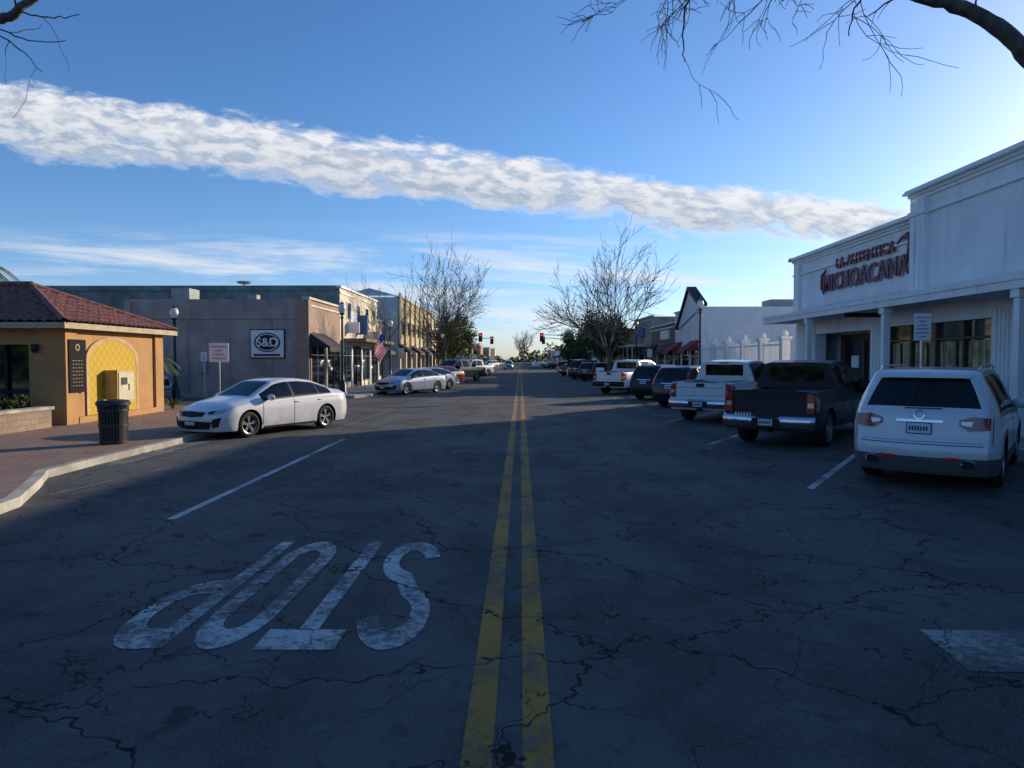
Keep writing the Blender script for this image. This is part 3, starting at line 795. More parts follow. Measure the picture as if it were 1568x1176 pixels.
SEDAN = dict(yf=2.32, yr=-2.32, w=.90, axles=(1.40, -1.30), R=.325, sill=.20,
    top=[(-2.32, 1.00), (-2.2, 1.07), (-1.75, 1.12), (-1.0, 1.38), (-.45, 1.44), (.05, 1.435), (.42, 1.375), (1.22, 1.00), (1.85, .875), (2.15, .79), (2.32, .71)],
    belt=[(-2.32, .96), (-1.5, .985), (0, .93), (1.1, .885), (1.9, .76), (2.32, .62)],
    roofw=[(-2.32, .74), (-1.7, .68), (-1.0, .57), (.35, .58), (1.2, .72), (2.32, .70)],
    side=[(-1.52, -1.06), (-1.0, -.13), (-.05, .98)], top_glass=[(.44, 1.18), (-1.72, -1.02)],
    fslant=[(.2, .06), (.35, 0), (.55, 0), (.75, .10), (1, .2)], rslant=[(.2, .08), (.45, 0), (.95, .05), (1.1, .1)], bf=.30, br=.14, rf=.17, rr=.14,
    mirror=(.80, .97, 1.0), details=det_sedan)

def det_suv(d):
    R, B, SD = d['rect'], d['both'], d['sides']
    B('rear', [(.50, 1.07), (.66, 1.12), (.86, 1.10)], [(.50, .99), (.62, .91), (.86, .93)], REDL, .014)
    B('rear', [(.52, 1.045), (.66, 1.05)], [(.52, 1.0), (.64, .975)], CLEAR, .018)
    plate(d, 'rear', .93)
    R('rear', -.30, .30, 1.02, 1.055, CHROME, .02)
    det = d['det']
    for k in range(16):
        a = 2*pi*k/16; b_ = 2*pi*(k+1)/16
        d['dec']('rear', [(.075*cos(a), 1.13+.075*sin(a)), (.075*cos(b_), 1.13+.075*sin(b_))], [(.055*cos(a), 1.13+.055*sin(a)), (.055*cos(b_), 1.13+.055*sin(b_))], CHROME, .02, 1, 1)
    R('rear', -.92, .92, .695, .705, BLACK, .004, 14, 1); R('rear', -.78, .78, .735, .748, CHROME, .010, 14, 1)
    R('rear', -.90, .90, .30, .47, d['two'] or BLACK, .012, 14, 2)
    B('rear', [(.32, .525), (.50, .53)], [(.32, .49), (.50, .495)], mat('reflector_red', (.90, .04, .02), .3, var=.05), .016)
    for s in (-1, 1):
        det.lathe([(.06, 0), (.075, -.02), (.085, .0), (.085, .3)], CHROME, (0, 0, 0), 14); 
        n = 4*14
        vs = det.v[-n:]; det.v[-n:] = [(s*.62+v[0]*1.2, d['sp']['yr']-.07+v[2], .44+v[1]*.75) for v in vs]
        det.lathe([(.06, 0), (0, 0)], BLACK, (0, 0, 0), 14); vs = det.v[-28:]; det.v[-28:] = [(s*.62+v[0]*1.2, d['sp']['yr']-.055, .44+v[1]*.75) for v in vs]
    R('rear', -.20, .28, 1.215, 1.228, BLACK, .014, 6, 1)
    R('rear', -.14, .14, 1.665, 1.685, REDL, .012, 3, 1)
    B('rear', [(.885, 1.10), (.885, .72)], [(.893, 1.10), (.893, .72)], BLACK, .003, 6, 1)
    d['dec']('front', [(-.42, .86), (.42, .86)], [(-.34, .62), (.34, .62)], BLACK, .01, 8, 3); B('front', [(.5, .86), (.8, .92)], [(.5, .74), (.8, .76)], CLEAR, .01)
    seam(d, 1.02, .35, 1.06); seam(d, -.05, .3, 1.1); seam(d, -1.05, .5, 1.12)
    SD([(-1.05, .34), (1.1, .34)], [(-1.05, .25), (1.1, .25)], d['two'] or BLACK, .008)
    SD([(-.32, .98), (-.12, .98)], [(-.32, .955), (-.12, .955)], CHROME, .02, 3, 1)
    sp = d['sp']
    for s in (-1, 1): det.tube([(s*(sp['rw']-.05), -1.9, sp['rh']-.02), (s*(sp['rw']-.03), -1.7, sp['rh']+.055), (s*(sp['rw']-.02), -.2, sp['rh']+.065), (s*(sp['rw']-.03), .25, sp['rh']+.0)], [.016, .018, .018, .014], 6, ALLOY)
    d['dec']('rear', [(-.56, 1.73), (.56, 1.73)], [(-.60, 1.66), (.60, 1.66)], d['paint'], .05, 10, 2)
SUV = dict(yf=2.55, yr=-2.55, w=.99, axles=(1.57, -1.45), R=.375, sill=.26, tw=.25, hatch=True,
    top=[(-2.55, 1.72), (-2.2, 1.78), (-1, 1.82), (0, 1.81), (.5, 1.73), (1.35, 1.24), (2.1, 1.10), (2.4, .99), (2.55, .9)],
    belt=[(-2.55, 1.17), (-1, 1.17), (1.3, 1.09), (2.55, .82)],
    roofw=[(-2.55, .70), (-1.5, .71), (.4, .71), (1.3, .84), (2.55, .82)],
    side=[(-2.15, -1.3), (-1.22, -.10), (-.02, 1.05)], top_glass=[(.56, 1.30)],
    fslant=[(.2, .06), (.4, 0), (.7, 0), (1.0, .12)], rslant=[(.25, .06), (.45, -.03), (.68, -.06), (.72, .0), (1.15, .06), (1.75, .40)], bf=.30, br=.22, rf=.14, rr=.14,
    mirror=(.85, 1.18, 1.15), details=det_suv, rw=.70, rh=1.78, twrows=3)
SUV2 = dict(SUV); SUV2.update(yf=2.28, yr=-2.28, w=.91, axles=(1.38, -1.24), R=.35, top=[(-2.28, 1.60), (-1.9, 1.66), (-1, 1.69), (-.2, 1.69), (.35, 1.62), (1.15, 1.16), (1.9, 1.03), (2.15, .93), (2.28, .85)],
    belt=[(-2.28, 1.08), (-1, 1.06), (1.1, 1.0), (2.28, .78)], roofw=[(-2.28, .62), (.4, .62), (1.15, .76), (2.28, .76)], side=[(-1.9, -1.2), (-1.12, -.12), (-.04, .92)], top_glass=[(.4, 1.1)], rw=.62, rh=1.65, mirror=(.75, 1.08, 1.05), rf=.15,
    rslant=[(.25, .06), (.45, -.03), (.65, -.05), (1.0, .03), (1.65, .34)])
def det_crv(d):
    R, B, SD = d['rect'], d['both'], d['sides']
    B('rear', [(.62, 1.45), (.70, 1.4)], [(.66, .92), (.84, .92)], REDL, .014); plate(d, 'rear', .86)
    R('rear', -.35, .35, .97, 1.0, CHROME, .012); R('rear', -.85, .85, .3, .48, BLACK, .01, 12, 2); R('rear', -.86, .86, .66, .668, BLACK, .004, 12, 1)
    seam(d, .95, .35, 1.0); seam(d, -.08, .3, 1.0); seam(d, -1.0, .5, 1.0)
    d['dec']('front', [(-.42, .86), (.42, .86)], [(-.34, .62), (.34, .62)], BLACK, .01, 8, 3); B('front', [(.5, .84), (.76, .88)], [(.5, .74), (.76, .74)], CLEAR, .01)
    SD([(-1.0, .32), (1.0, .32)], [(-1.0, .25), (1.0, .25)], BLACK, .008)
SUV2['details'] = det_crv

def det_truck(d):
    R, B, SD = d['rect'], d['both'], d['sides']; det = d['det']; sp = d['sp']; yr = sp['yr']
    zt = sp['bedtop'][0][1]
    B('rear', [(.80, zt-.06), (.955, zt-.08)], [(.80, zt-.50), (.95, zt-.48)], REDL, .016, 3, 6)
    B('rear', [(.82, zt-.26), (.94, zt-.26)], [(.82, zt-.36), (.94, zt-.36)], CLEAR, .02, 2, 2)
    SD([(yr+.03, zt-.10), (yr+.22, zt-.14)], [(yr+.03, zt-.46), (yr+.18, zt-.44)], REDL, .010, 3, 4)
    B('rear', [(.785, zt-.03), (.785, zt-.60)], [(.775, zt-.03), (.775, zt-.60)], BLACK, .004, 6, 1)
    R('rear', -.775, .775, zt-.60, zt-.59, BLACK, .004, 8, 1); R('rear', -.70, .70, zt-.20, zt-.19, BLACK, .004, 8, 1); R('rear', -.70, .70, zt-.44, zt-.43, BLACK, .004, 8, 1)
    R('rear', -.13, .13, zt-.17, zt-.07, BLACK, .012, 3, 2); R('rear', -.82, .82, zt-.03, zt-.005, BLACK, .012, 10, 1)
    for k in range(6): R('rear', -.74+k*.065, -.71+k*.065, zt-.55, zt-.505, CHROME, .010, 1, 1)
    R('rear', -.62, .62, 1.42, sp['cabh']-.16, CGLASS, .01, 6, 3); R('rear', -.15, -.14, 1.42, sp['cabh']-.16, BLACK, .014, 1, 2); R('rear', .14, .15, 1.42, sp['cabh']-.16, BLACK, .014, 1, 2)
    R('rear', -.15, .15, sp['cabh']-.12, sp['cabh']-.09, REDL, .01, 2, 1)
    bm_ = sp.get('bumper', CHROME)
    prof = [(-.05, .46), (-.16, .47), (-.20, .55), (-.20, .67), (-.16, .72), (.02, .735)]
    rows = []
    for k in range(-10, 11):
        u = k/10*.99; cv = .13*(abs(k/10))**4
        rows.append([(u, yr+p+cv, z-(.06 if abs(k) <= 2 and 2 < i < 5 else 0)) for i, (p, z) in enumerate(prof)])
    det.grid(rows, bm_)
    det.box(-.30, .30, yr-.205, yr-.10, .50, .665, BLACK); det.box(-.15, .15, yr-.215, yr-.206, .515, .65, PLATE)
    for k in range(7): det.box(-.125+k*.036, -.103+k*.036, yr-.219, yr-.2155, .55, .61, INK)
    det.box(-.06, .06, yr-.18, yr+.2, .36, .45, BLACK)
    d['dec']('front', [(-.5, 1.02), (.5, 1.02)], [(-.45, .68), (.45, .68)], CHROME, .02, 8, 3); d['dec']('front', [(-.44, .98), (.44, .98)], [(-.4, .72), (.4, .72)], BLACK, .026, 8, 3)
    B('front', [(.55, 1.02), (.82, 1.02)], [(.55, .78), (.82, .8)], CLEAR, .012); R('front', -.85, .85, .46, .62, bm_, .05, 12, 3)
    seam(d, 1.28, .45, 1.15); seam(d, .20, .4, 1.2); seam(d, -.68, .45, 1.2); seam(d, -.95, .4, 1.28)
    SD([(-.0, 1.06), (.2-.05, 1.06)], [(-.0, 1.03), (.15, 1.03)], d['paint'], .025, 3, 1); SD([(-.62, 1.06), (-.45, 1.06)], [(-.62, 1.03), (-.45, 1.03)], d['paint'], .025, 3, 1)
    SD([(-.9, .44), (1.3, .44)], [(-.9, .36), (1.3, .36)], BLACK, .03)
TRUCK = dict(yf=2.9, yr=-2.9, w=1.01, axles=(1.93, -1.77), R=.40, gap=.07, sill=.40, tw=.27, spokes=6, smooth=.05,
    bed=(-2.83, -.93), bedz=.82, bedtop=[(-2.9, 1.27), (-.9, 1.30)], cabh=1.93, crown=.04,
    top=[(-.93, 1.87), (-.3, 1.93), (.5, 1.92), (.82, 1.84), (1.5, 1.36), (2.4, 1.24), (2.75, 1.15), (2.9, 1.0)],
    belt=[(-2.9, 1.2), (-.93, 1.22), (1.3, 1.17), (2.9, 1.0)],
    roofw=[(-.93, .74), (.7, .74), (1.5, .90), (2.9, .86)], side=[(-.80, -.66), (-.60, .20), (.30, 1.22)], top_glass=[(.86, 1.42)],
    fslant=[(.4, 0), (.8, 0), (1.2, .10)], rslant=[(.4, 0), (1.3, .02)], bf=.16, br=.02, rf=.10, rr=.03,
    mirror=(.95, 1.28, 1.45), details=det_truck, blackmirror=True, extra=[-.93])

def carpaint(name, col, metal=.0, rough=.28, coat=.8):
    m_, nt, b = newmat(name)
    b.inputs['Coat Weight'].default_value = coat; b.inputs['Coat Roughness'].default_value = .06; b.inputs['Roughness'].default_value = rough; b.inputs['Metallic'].default_value = metal
    if col[0] < .1: b.inputs['Specular IOR Level'].default_value = .2
    p = nt.nodes.new('ShaderNodeTexCoord').outputs['Object']
    sx = nt.nodes.new('ShaderNodeSeparateXYZ'); nt.links.new(p, sx.inputs[0])
    n = NOISE(nt, p, 3, 4, .7)
    dirt = M(nt, 'MULTIPLY', MR(nt, sx.outputs[2], .25, .75, 1, .05), MR(nt, n.outputs[0], .3, .7, .2, .9))
    dc = (.16, .14, .11) if col[0] > .2 else (.04, .04, .04)
    nt.links.new(MIX(nt, M(nt, 'MULTIPLY', dirt, .5), col, dc), b.inputs['Base Color'])
    return m_
pw = carpaint('paint_white', (.76, .76, .76)); pw2 = carpaint('paint_pearl', (.66, .67, .68)); pg = carpaint('paint_slate', (.017, .021, .028), .0, .45, .25); pk = carpaint('paint_black', (.010, .011, .014), 0)
pb = carpaint('paint_silver_blue', (.42, .48, .54), .2); pr = carpaint('paint_red', (.30, .02, .025), .1); pgr = carpaint('paint_dark_green', (.03, .05, .045), .1); psv = carpaint('paint_silver', (.40, .41, .42), .4)
lowgrey = mat('lower_cladding', (.10, .10, .10), .5, var=.05)
build_car('parked_sedan', SEDAN, pw, (-6.85, 18.7), radians(180+27))
build_car('parked_suv', SUV, pw2, (7.5, 12.3), radians(38.5), lowgrey)
build_car('pickup_truck', TRUCK, pg, (7.2, 17.45), radians(38))
build_car('pickup_truck', TRUCK, pw2, (7.2, 23.4), radians(37))
build_car('parked_suv', SUV2, pk, (7.3, 29.3), radians(38))
build_car('parked_suv', SUV2, pg, (7.2, 34.4), radians(38))
T2 = dict(TRUCK); T2['bumper'] = BLACK
build_car('pickup_truck', T2, pw, (6.6, 40.2), radians(38))
build_car('parked_sedan', SEDAN, pk, (7.2, 46), radians(38))
build_car('parked_sedan', SEDAN, pb, (-6.25, 39.6), radians(180+31))
build_car('parked_sedan', SEDAN, pw, (-6.0, 44.3), radians(180+31))
build_car('parked_sedan', SEDAN, pr, (-6.2, 53.0), radians(180+31))
build_car('pickup_truck', TRUCK, pgr, (-5.6, 60.5), radians(180+35))
build_car('pickup_truck', TRUCK, pw, (-5.4, 77), radians(180+33))
build_car('parked_sedan', SEDAN, psv, (-5.9, 84), radians(180+33))
build_car('parked_suv', SUV2, pk, (-5.9, 91), radians(180+33)); build_car('parked_sedan', SEDAN, pw, (-5.9, 100), radians(180+33))
build_car('parked_suv', SUV2, pk, (7.2, 64), radians(38)); build_car('parked_suv', SUV, pg, (6.9, 70), radians(38)); build_car('parked_sedan', SEDAN, pw, (7.0, 76), radians(38))
build_car('pickup_truck', TRUCK, pk, (6.9, 83), radians(38)); build_car('parked_sedan', SEDAN, psv, (7.1, 92), radians(38)); build_car('parked_suv', SUV2, pgr, (7.1, 100), radians(38))
build_car('parked_sedan', SEDAN, pw, (3.4, 150), 0); build_car('parked_suv', SUV2, psv, (-2.2, 128), radians(180)); build_car('parked_sedan', SEDAN, pk, (6.5, 145), radians(38)); build_car('parked_suv', SUV2, pw, (-6.5, 150), radians(211)); build_car('parked_sedan', SEDAN, pr, (-6.5, 160), radians(211))
build_car('pickup_truck', TRUCK, pw, (-19.6, 32.2), radians(90))

# ------------------------------------------------------------------ street furniture
def lamp(x, y, h, z=.14):
    e = empty('street_lamp', (x, y, z)); m_ = MB()
    gm_ = mat('lamp_post_green', (.012, .022, .020), .4, .2, var=.1)
    m_.lathe([(.0, 0), (.24, 0), (.24, .08), (.19, .14), (.19, .5), (.14, .6), (.15, .66), (.085, .75), (.075, 1.2), (.055, h-.85), (.09, h-.82), (.09, h-.76), (.05, h-.72), (.06, h-.66), (.13, h-.60), (.14, h-.56), (0, h-.56)], gm_, n=14)
    m_.obj('post', e, smooth=40)
    g_ = MB(); g_.lathe([(.12, h-.56), (.19, h-.42), (.205, h-.28), (.17, h-.14), (.10, h-.06)], mat('lamp_globe', (.72, .70, .62), .25, var=.04), n=16); g_.obj('globe', e, smooth=60)
    c_ = MB(); c_.lathe([(.12, h-.07), (.13, h-.05), (.06, h), (.02, h+.04), (.015, h+.12), (0, h+.14)], gm_, n=12); c_.obj('cap', e, smooth=60)
    return e
lamp(-16.8, 33.5, 4.5, .0); lamp(-9.25, 35.9, 4.75); lamp(-9.6, 51, 4.75); lamp(10.45, 40.5, 5.3); lamp(10.4, 62.5, 5.3); lamp(-9.0, 80, 4.8); lamp(10.4, 88, 5.2); lamp(-9.0, 105, 4.8)
def cloth(name, col):
    m_, nt, b = newmat(name); b.inputs['Base Color'].default_value = (*col, 1); b.inputs['Roughness'].default_value = .8
    t_ = nt.nodes.new('ShaderNodeBsdfTranslucent'); t_.inputs[0].default_value = (*col, 1)
    x_ = nt.nodes.new('ShaderNodeMixShader'); x_.inputs[0].default_value = .45
    nt.links.new(b.outputs[0], x_.inputs[1]); nt.links.new(t_.outputs[0], x_.inputs[2]); nt.links.new(x_.outputs[0], nt.nodes['Material Output'].inputs[0])
    return m_
e = empty('american_flag', (-8.75, 41.0, 2.0)); m_ = MB(); m_.tube([(-.6, .4, -1.86), (-.6, .4, .35), (0, 0, .5), (.62, -.30, 1.55)], [.03, .025, .022, .016], 6, ALLOY, True); m_.obj('pole', e)
m_ = MB(); fr_ = cloth('flag_red', (.70, .025, .035)); fw_ = cloth('flag_white', (.85, .85, .85)); fb_ = cloth('flag_blue', (.02, .04, .22))
def fp(s, t):
    return Vector((.60-.55*t+.28*s+.08*sin(7*s+2*t), -.30+.25*t+.10*sin(8*s), 1.5-.85*t-1.15*s*.9+.1*sin(3*t)))
for i in range(13):
    for j in range(12):
        t0, t1 = i/13, (i+1)/13; s0, s1 = j/12, (j+1)/12
        mt = fb_ if (i < 7 and j < 5) else (fr_ if i % 2 == 0 else fw_)
        m_.face([fp(s0, t0), fp(s1, t0), fp(s1, t1), fp(s0, t1)], mt)
m_.obj('cloth', e)
def post_sign(name, x, y, h, w, hh, mt=signw, z=.14, lines=3, rz=0):
    e = empty(name, (x, y, z), rz); m_ = MB(); m_.tube([(0, 0, 0), (0, 0, h)], [.03, .03], 8, ALLOY, True); m_.obj('post', e)
    m_ = MB(); m_.box(-w/2, w/2, -.045, -.032, h-hh, h, mt)
    sign_lines(m_, w, h-hh+.05, h-.05, lines+1)
    m_.obj('panel', e)
post_sign('traffic_sign', -11.35, 26.0, 2.42, .74, .72, z=.14)
post_sign('traffic_sign', -15.6, 34, 2.3, .3, .45, z=.0)
post_sign('traffic_sign', -8.5, 49.5, 2.6, .35, .5); post_sign('traffic_sign', 10.4, 56, 2.6, .4, .6)
e = empty('sandwich_board', (6.2, 54.2, .14)); m_ = MB()
for s in (-1, 1):
    m_.face([(-.33, s*.25, 0), (.33, s*.25, 0), (.33, s*.03, 1.15), (-.33, s*.03, 1.15)], signw)
    for xx in (-.36, .33): m_.face([(xx, s*.27, 0), (xx+.03, s*.27, 0), (xx+.03, s*.05, 1.18), (xx, s*.05, 1.18)], BLACK)
    m_.face([(-.2, s*.165, .5), (.2, s*.165, .5), (.2, s*.09, .9), (-.2, s*.09, .9)], INK)
m_.obj('panels', e)
e = empty('trash_can', (-8.75, 14.75, .14)); m_ = MB(); can = mat('can_steel', (.045, .050, .054), .4, .5, var=.1)
n = 30
for k in range(n):
    a = 2*pi*k/n
    def P(r, da, z): return (r*cos(a+da), r*sin(a+da), z)
    m_.grid([[P(.27, -.06, .05), P(.27, .06, .05)], [P(.285, -.06, .45), P(.285, .06, .45)], [P(.29, -.06, .72), P(.29, .06, .72)], [P(.325, -.06, .86), P(.325, .06, .86)]], can)
for z0, r in ((.05, .275), (.40, .29), (.72, .297), (.86, .33)): m_.lathe([(r-.012, z0-.025), (r+.006, z0-.025), (r+.006, z0+.025), (r-.012, z0+.025), (r-.012, z0-.025)], can, n=30)
m_.obj('slats', e, smooth=40)
m_ = MB(); m_.lathe([(0, .04), (.25, .04), (.265, .5), (.27, .83), (.20, .85), (.17, .80), (0, .6)], BLACK, n=24); m_.lathe([(.31, .86), (.335, .88), (.30, .93), (.20, .94), (.19, .88)], can, n=24); m_.obj('liner_and_lid', e, smooth=50)
m_ = MB(); stone = brickmat('stone_blocks', (.36, .25, .17), (.27, .19, .14), (.14, .12, .10), bw=.32, bh=.14, axis='W')
e = empty('stone_planter'); m_.box(-17, -12.45, 15.9, 16.15, .14, .62, stone); m_.box(-12.7, -12.45, 16.151, 18.2, .14, .62, stone); m_.box(-17, -12.4, 15.86, 16.2, .62, .70, CONC2); m_.box(-12.74, -12.4, 16.201, 18.25, .62, .70, CONC2)
m_.box(-17, -12.701, 16.151, 18.2, .14, .55, mat('soil', (.05, .035, .025), .95)); m_.obj('blocks', e)
def signal(x, y, arm, rz=0):
    e = empty('traffic_light', (x, y, .1), rz); m_ = MB()
    m_.tube([(0, 0, 0), (0, 0, 5.8)], [.12, .09], 10, ALLOY, True); m_.tube([(0, 0, 5.6), (arm*.5, 0, 5.95), (arm, 0, 6.0)], [.08, .07, .05], 8, ALLOY, True)
    m_.obj('mast', e); m_ = MB()
    rl = bpy.data.materials.get('signal_red')
    if not rl:
        rl, nt, b = newmat('signal_red'); b.inputs['Base Color'].default_value = (.8, .03, .02, 1); b.inputs['Emission Color'].default_value = (1, .05, .03, 1); b.inputs['Emission Strength'].default_value = 1.5
    for px in (arm, 0):
        zc = 5.55 if px else 3.6
        m_.box(px-.32, px+.32, -.20, -.17, zc-.75, zc+.75, BLACK); m_.box(px-.18, px+.18, -.42, -.2, zc-.6, zc+.6, BLACK)
        for k, mt in enumerate((rl, DARKM, DARKM)):
            m_.tube([(px, -.43, zc+.38-.38*k), (px, -.60, zc+.38-.38*k)], [.16, .16], 12, BLACK); m_.tube([(px, -.425, zc+.38-.38*k), (px, -.44, zc+.38-.38*k)], [.15, .14], 12, mt, True)
    m_.obj('heads', e)
signal(8.8, 118, -5.2); signal(-8.6, 118, 1.8); signal(9, 136, -4.5); signal(-8.8, 136, 3.2)

# ------------------------------------------------------------------ trees
def rnd(a, b): return random.uniform(a, b)
def grow(mb, p, d, L, r, depth, maxd, kids, up=.15, spread=.7, droop=0, minr=.006, sides=7, first=None, wig=.17):
    n = 5 if depth < 2 else 4
    pts = [p.copy()]; rs = [r]; dd = d.normalized(); q = p.copy(); r1 = max(minr*.6, r*(.55 if depth < maxd else .3))
    dirs = [dd.copy()]
    for i in range(n):
        w = wig if depth else .05
        dd = (dd+Vector((rnd(-w, w), rnd(-w, w), rnd(-w, w)+up*.35-droop*.12))).normalized()
        q = q+dd*L/n; pts.append(q.copy()); rs.append(r+(r1-r)*(i+1)/n); dirs.append(dd.copy())
    mb.tube(pts, rs, max(3, sides-depth), BARK)
    if depth >= maxd: return
    nk = kids[depth]
    for k in range(nk):
        t = rnd(.3, 1) if depth else rnd(.7, 1)
        if k == 0: t = 1
        i = min(int(t*n), n); base = pts[i]; bd = dirs[i]
        ax = bd.orthogonal().normalized(); ax.rotate(Matrix.Rotation(rnd(0, 2*pi) if depth else 2*pi*k/nk+rnd(-.3, .3), 3, bd))
        sp = spread*rnd(.55, 1.25) if k else spread*.4
        nd = (bd*cos(sp)+ax*sin(sp)).normalized()
        Lk = first*rnd(.85, 1.1) if (depth == 0 and first) else L*rnd(.5, .78)
        grow(mb, base, nd, Lk, max(minr, rs[i]*rnd(.5, .72)), depth+1, maxd, kids, up, spread, droop, minr, sides, first, wig)
def bare_tree(x, y, h, r=.22, seed=1, kids=(6, 5, 4, 4, 3), spread=.62, minr=.017):
    random.seed(seed); e = empty('bare_tree', (x, y, .14)); m_ = MB()
    m_.tube([(0, 0, -.1), (0, 0, .15), (.03, 0, h*.09)], [r*1.6, r*1.15, r*1.0], 9, BARK)
    grow(m_, Vector((.03, 0, h*.085)), Vector((.04, .02, 1)), h*.15, r, 0, 5, kids, .13, spread, 0, minr, first=h*.36)
    m_.obj('trunk_and_limbs', e, smooth=60)
    return e
bare_tree(7.0, 55, 10.6, .22, 3)
bare_tree(-7.35, 66, 12.0, .24, 5)
bare_tree(-9.2, 96, 10, .2, 8, (5, 4, 3, 3, 2)); bare_tree(10.2, 106, 8, .2, 9, (5, 4, 3, 3, 2)); bare_tree(1.5, 345, 16, .4, 10, (6, 4, 4, 3, 2), minr=.05)
bare_tree(-9.5, 47.5, 7.0, .1, 12, (4, 4, 3, 3, 2), .4, .012)

def leafmat(name, c1, c2):
    m_, nt, b = newmat(name); n = NOISE(nt, POS(nt), 1.3, 2, .6)
    oi = nt.nodes.new('ShaderNodeNewGeometry').outputs['Random Per Island']
    c = MIX(nt, MR(nt, n.outputs[0], .35, .65), c1, c2); c = MIX(nt, M(nt, 'MULTIPLY', oi, .5), c, tuple(q*1.6 for q in c2))
    nt.links.new(c, b.inputs['Base Color']); b.inputs['Roughness'].default_value = .65; b.inputs['Specular IOR Level'].default_value = .25
    return m_
LEAF = leafmat('leaves_dark', (.025, .045, .014), (.06, .09, .024)); LEAF2 = leafmat('leaves_light', (.06, .09, .015), (.12, .14, .03))
def leaf_quad(m_, c, s, mt):
    u = Vector((rnd(-1, 1), rnd(-1, 1), rnd(-1, 1))).normalized(); v = u.orthogonal().normalized(); v.rotate(Matrix.Rotation(rnd(0, 6.3), 3, u)); 
    m_.face([c-u*s, c+v*s*.45, c+u*s, c-v*s*.45], mt)
def leafy_tree(name, x, y, h, rad, seed, n=4800, s=.16, mt=LEAF, z0=.35):
    random.seed(seed); e = empty(name, (x, y, .1)); t_ = MB(); l_ = MB()
    t_.tube([(0, 0, 0), (.1, 0, h*.3), (0, .1, h*.7)], [.2, .15, .06], 8, BARK)
    cl = []
    for k in range(26):
        a = rnd(0, 6.28); zz_ = rnd(z0, .95); rr = rad*sqrt(max(.05, 1-((zz_-.6)/.5)**2))*rnd(.3, .85)
        c = Vector((rr*cos(a), rr*sin(a), h*zz_)); cl.append((c, rnd(.22, .42)*rad)); t_.tube([(0, 0, h*.3*rnd(.8, 1.5)), c*.6+Vector((0, 0, h*.12)), c], [.06, .04, .015], 5, BARK)
    for k in range(n):
        c, r = random.choice(cl); d_ = Vector((random.gauss(0, 1), random.gauss(0, 1), random.gauss(0, .8))).normalized()*r*rnd(.55, 1.12)
        leaf_quad(l_, c+d_, s*rnd(.6, 1.3), mt)
    t_.obj('trunk', e); l_.obj('crown', e)
leafy_tree('evergreen_tree', -8.3, 84, 6.9, 3.0, 21, mt=LEAF2); leafy_tree('evergreen_tree', -9.0, 93, 6.4, 2.6, 22, mt=LEAF2)
leafy_tree('evergreen_tree', 8.6, 75, 6.6, 2.8, 23); leafy_tree('evergreen_tree', 10.4, 82, 6.6, 2.8, 24); leafy_tree('evergreen_tree', 8.5, 104, 6.2, 2.6, 25)
random.seed(40)
def shrub(name, x0, x1, y0, y1, z0, z1, n, s, mt):
    m_ = MB(); bl = [(Vector((rnd(x0, x1), rnd(y0, y1), rnd(z0, z1))), rnd(.12, .24)) for _ in range(14)]
    for k in range(n):
        c, r = random.choice(bl); leaf_quad(m_, c+Vector((random.gauss(0, 1), random.gauss(0, 1), random.gauss(0, 1))).normalized()*r*rnd(.4, 1.2), s*rnd(.6, 1.3), mt)
    m_.obj(name)
shrub('shrub', -14.6, -12.95, 16.6, 17.9, .75, 1.25, 2600, .05, LEAF)
m_ = MB(); gb = mat('grass_blades', (.12, .14, .03), .7, var=.1)
for k in range(70):
    a = rnd(0, 6.28); l_ = rnd(.3, .62); o = Vector((-12.6, 24.9, .14)); dr = Vector((cos(a)*.7, sin(a)*.7, 1)); sd = Vector((-sin(a), cos(a), 0))*.018
    m_.grid([[o-sd, o+sd], [o+dr*l_*.5-sd, o+dr*l_*.5+sd], [o+Vector((dr.x*1.3, dr.y*1.3, .8))*l_, o+Vector((dr.x*1.3, dr.y*1.3, .8))*l_+sd*.2]], gb)
m_.obj('ornamental_grass')
def palm(x, y, h, n, L, seed):
    random.seed(seed); e = empty('palm_tree', (x, y, .1)); t_ = MB(); t_.tube([(0, 0, 0), (.05, 0, h*.5), (0, 0, h)], [.2, .16, .14], 9, BARK); t_.obj('trunk', e)
    f_ = MB(); pm_ = mat('palm_leaf', (.10, .11, .03), .6, var=.1)
    for k in range(n):
        a = 2*pi*k/n+rnd(-.1, .1); el = rnd(-.1, .9); pts = []
        for i in range(9):
            t = i/8; pts.append(Vector((cos(a)*L*t*cos(el*.6), sin(a)*L*t*cos(el*.6), h+L*(el*.7*t-.85*t*t))))
        f_.tube(pts, [.03-.003*i for i in range(9)], 4, pm_)
        for i in range(1, 25):
            t = i/25*8; j = min(int(t), 7); q = pts[j].lerp(pts[j+1], t-j); dd = (pts[j+1]-pts[j]).normalized(); sd = dd.cross(Vector((0, 0, 1))).normalized()
            for s in (-1, 1):
                tip = q+sd*s*L*.2+dd*L*.1-Vector((0, 0, L*.10)); f_.face([q-dd*.02, q+dd*.02, tip], pm_)
    f_.obj('fronds', e)
palm(-14.1, 26.3, 1.9, 12, 1.1, 51); palm(-23.6, 30, 6.0, 18, 1.9, 52)
random.seed(60); m_ = MB()
for k in range(9000):
    y = rnd(400, 520); x = rnd(-170, 170); hz = 5+4*sin(x*.09)+3*sin(x*.31+1)+2*sin(x*.77)
    leaf_quad(m_, Vector((x, y, max(.5, rnd(0, hz)))), rnd(.7, 1.7), LEAF)
m_.obj('distant_trees')
m_ = MB()
for k in range(15000):
    if k % 5 < 3:
        y = rnd(-85, -66); x = rnd(-110, 110); hz = 8+3*sin(x*.13)+2*sin(x*.5)
    else:
        y = rnd(-70, 14); x = rnd(-62, -50); hz = 8+3*sin(y*.2)+2*sin(y*.6)
    leaf_quad(m_, Vector((x, y, max(.3, rnd(0, hz)))), rnd(.6, 1.2), LEAF)
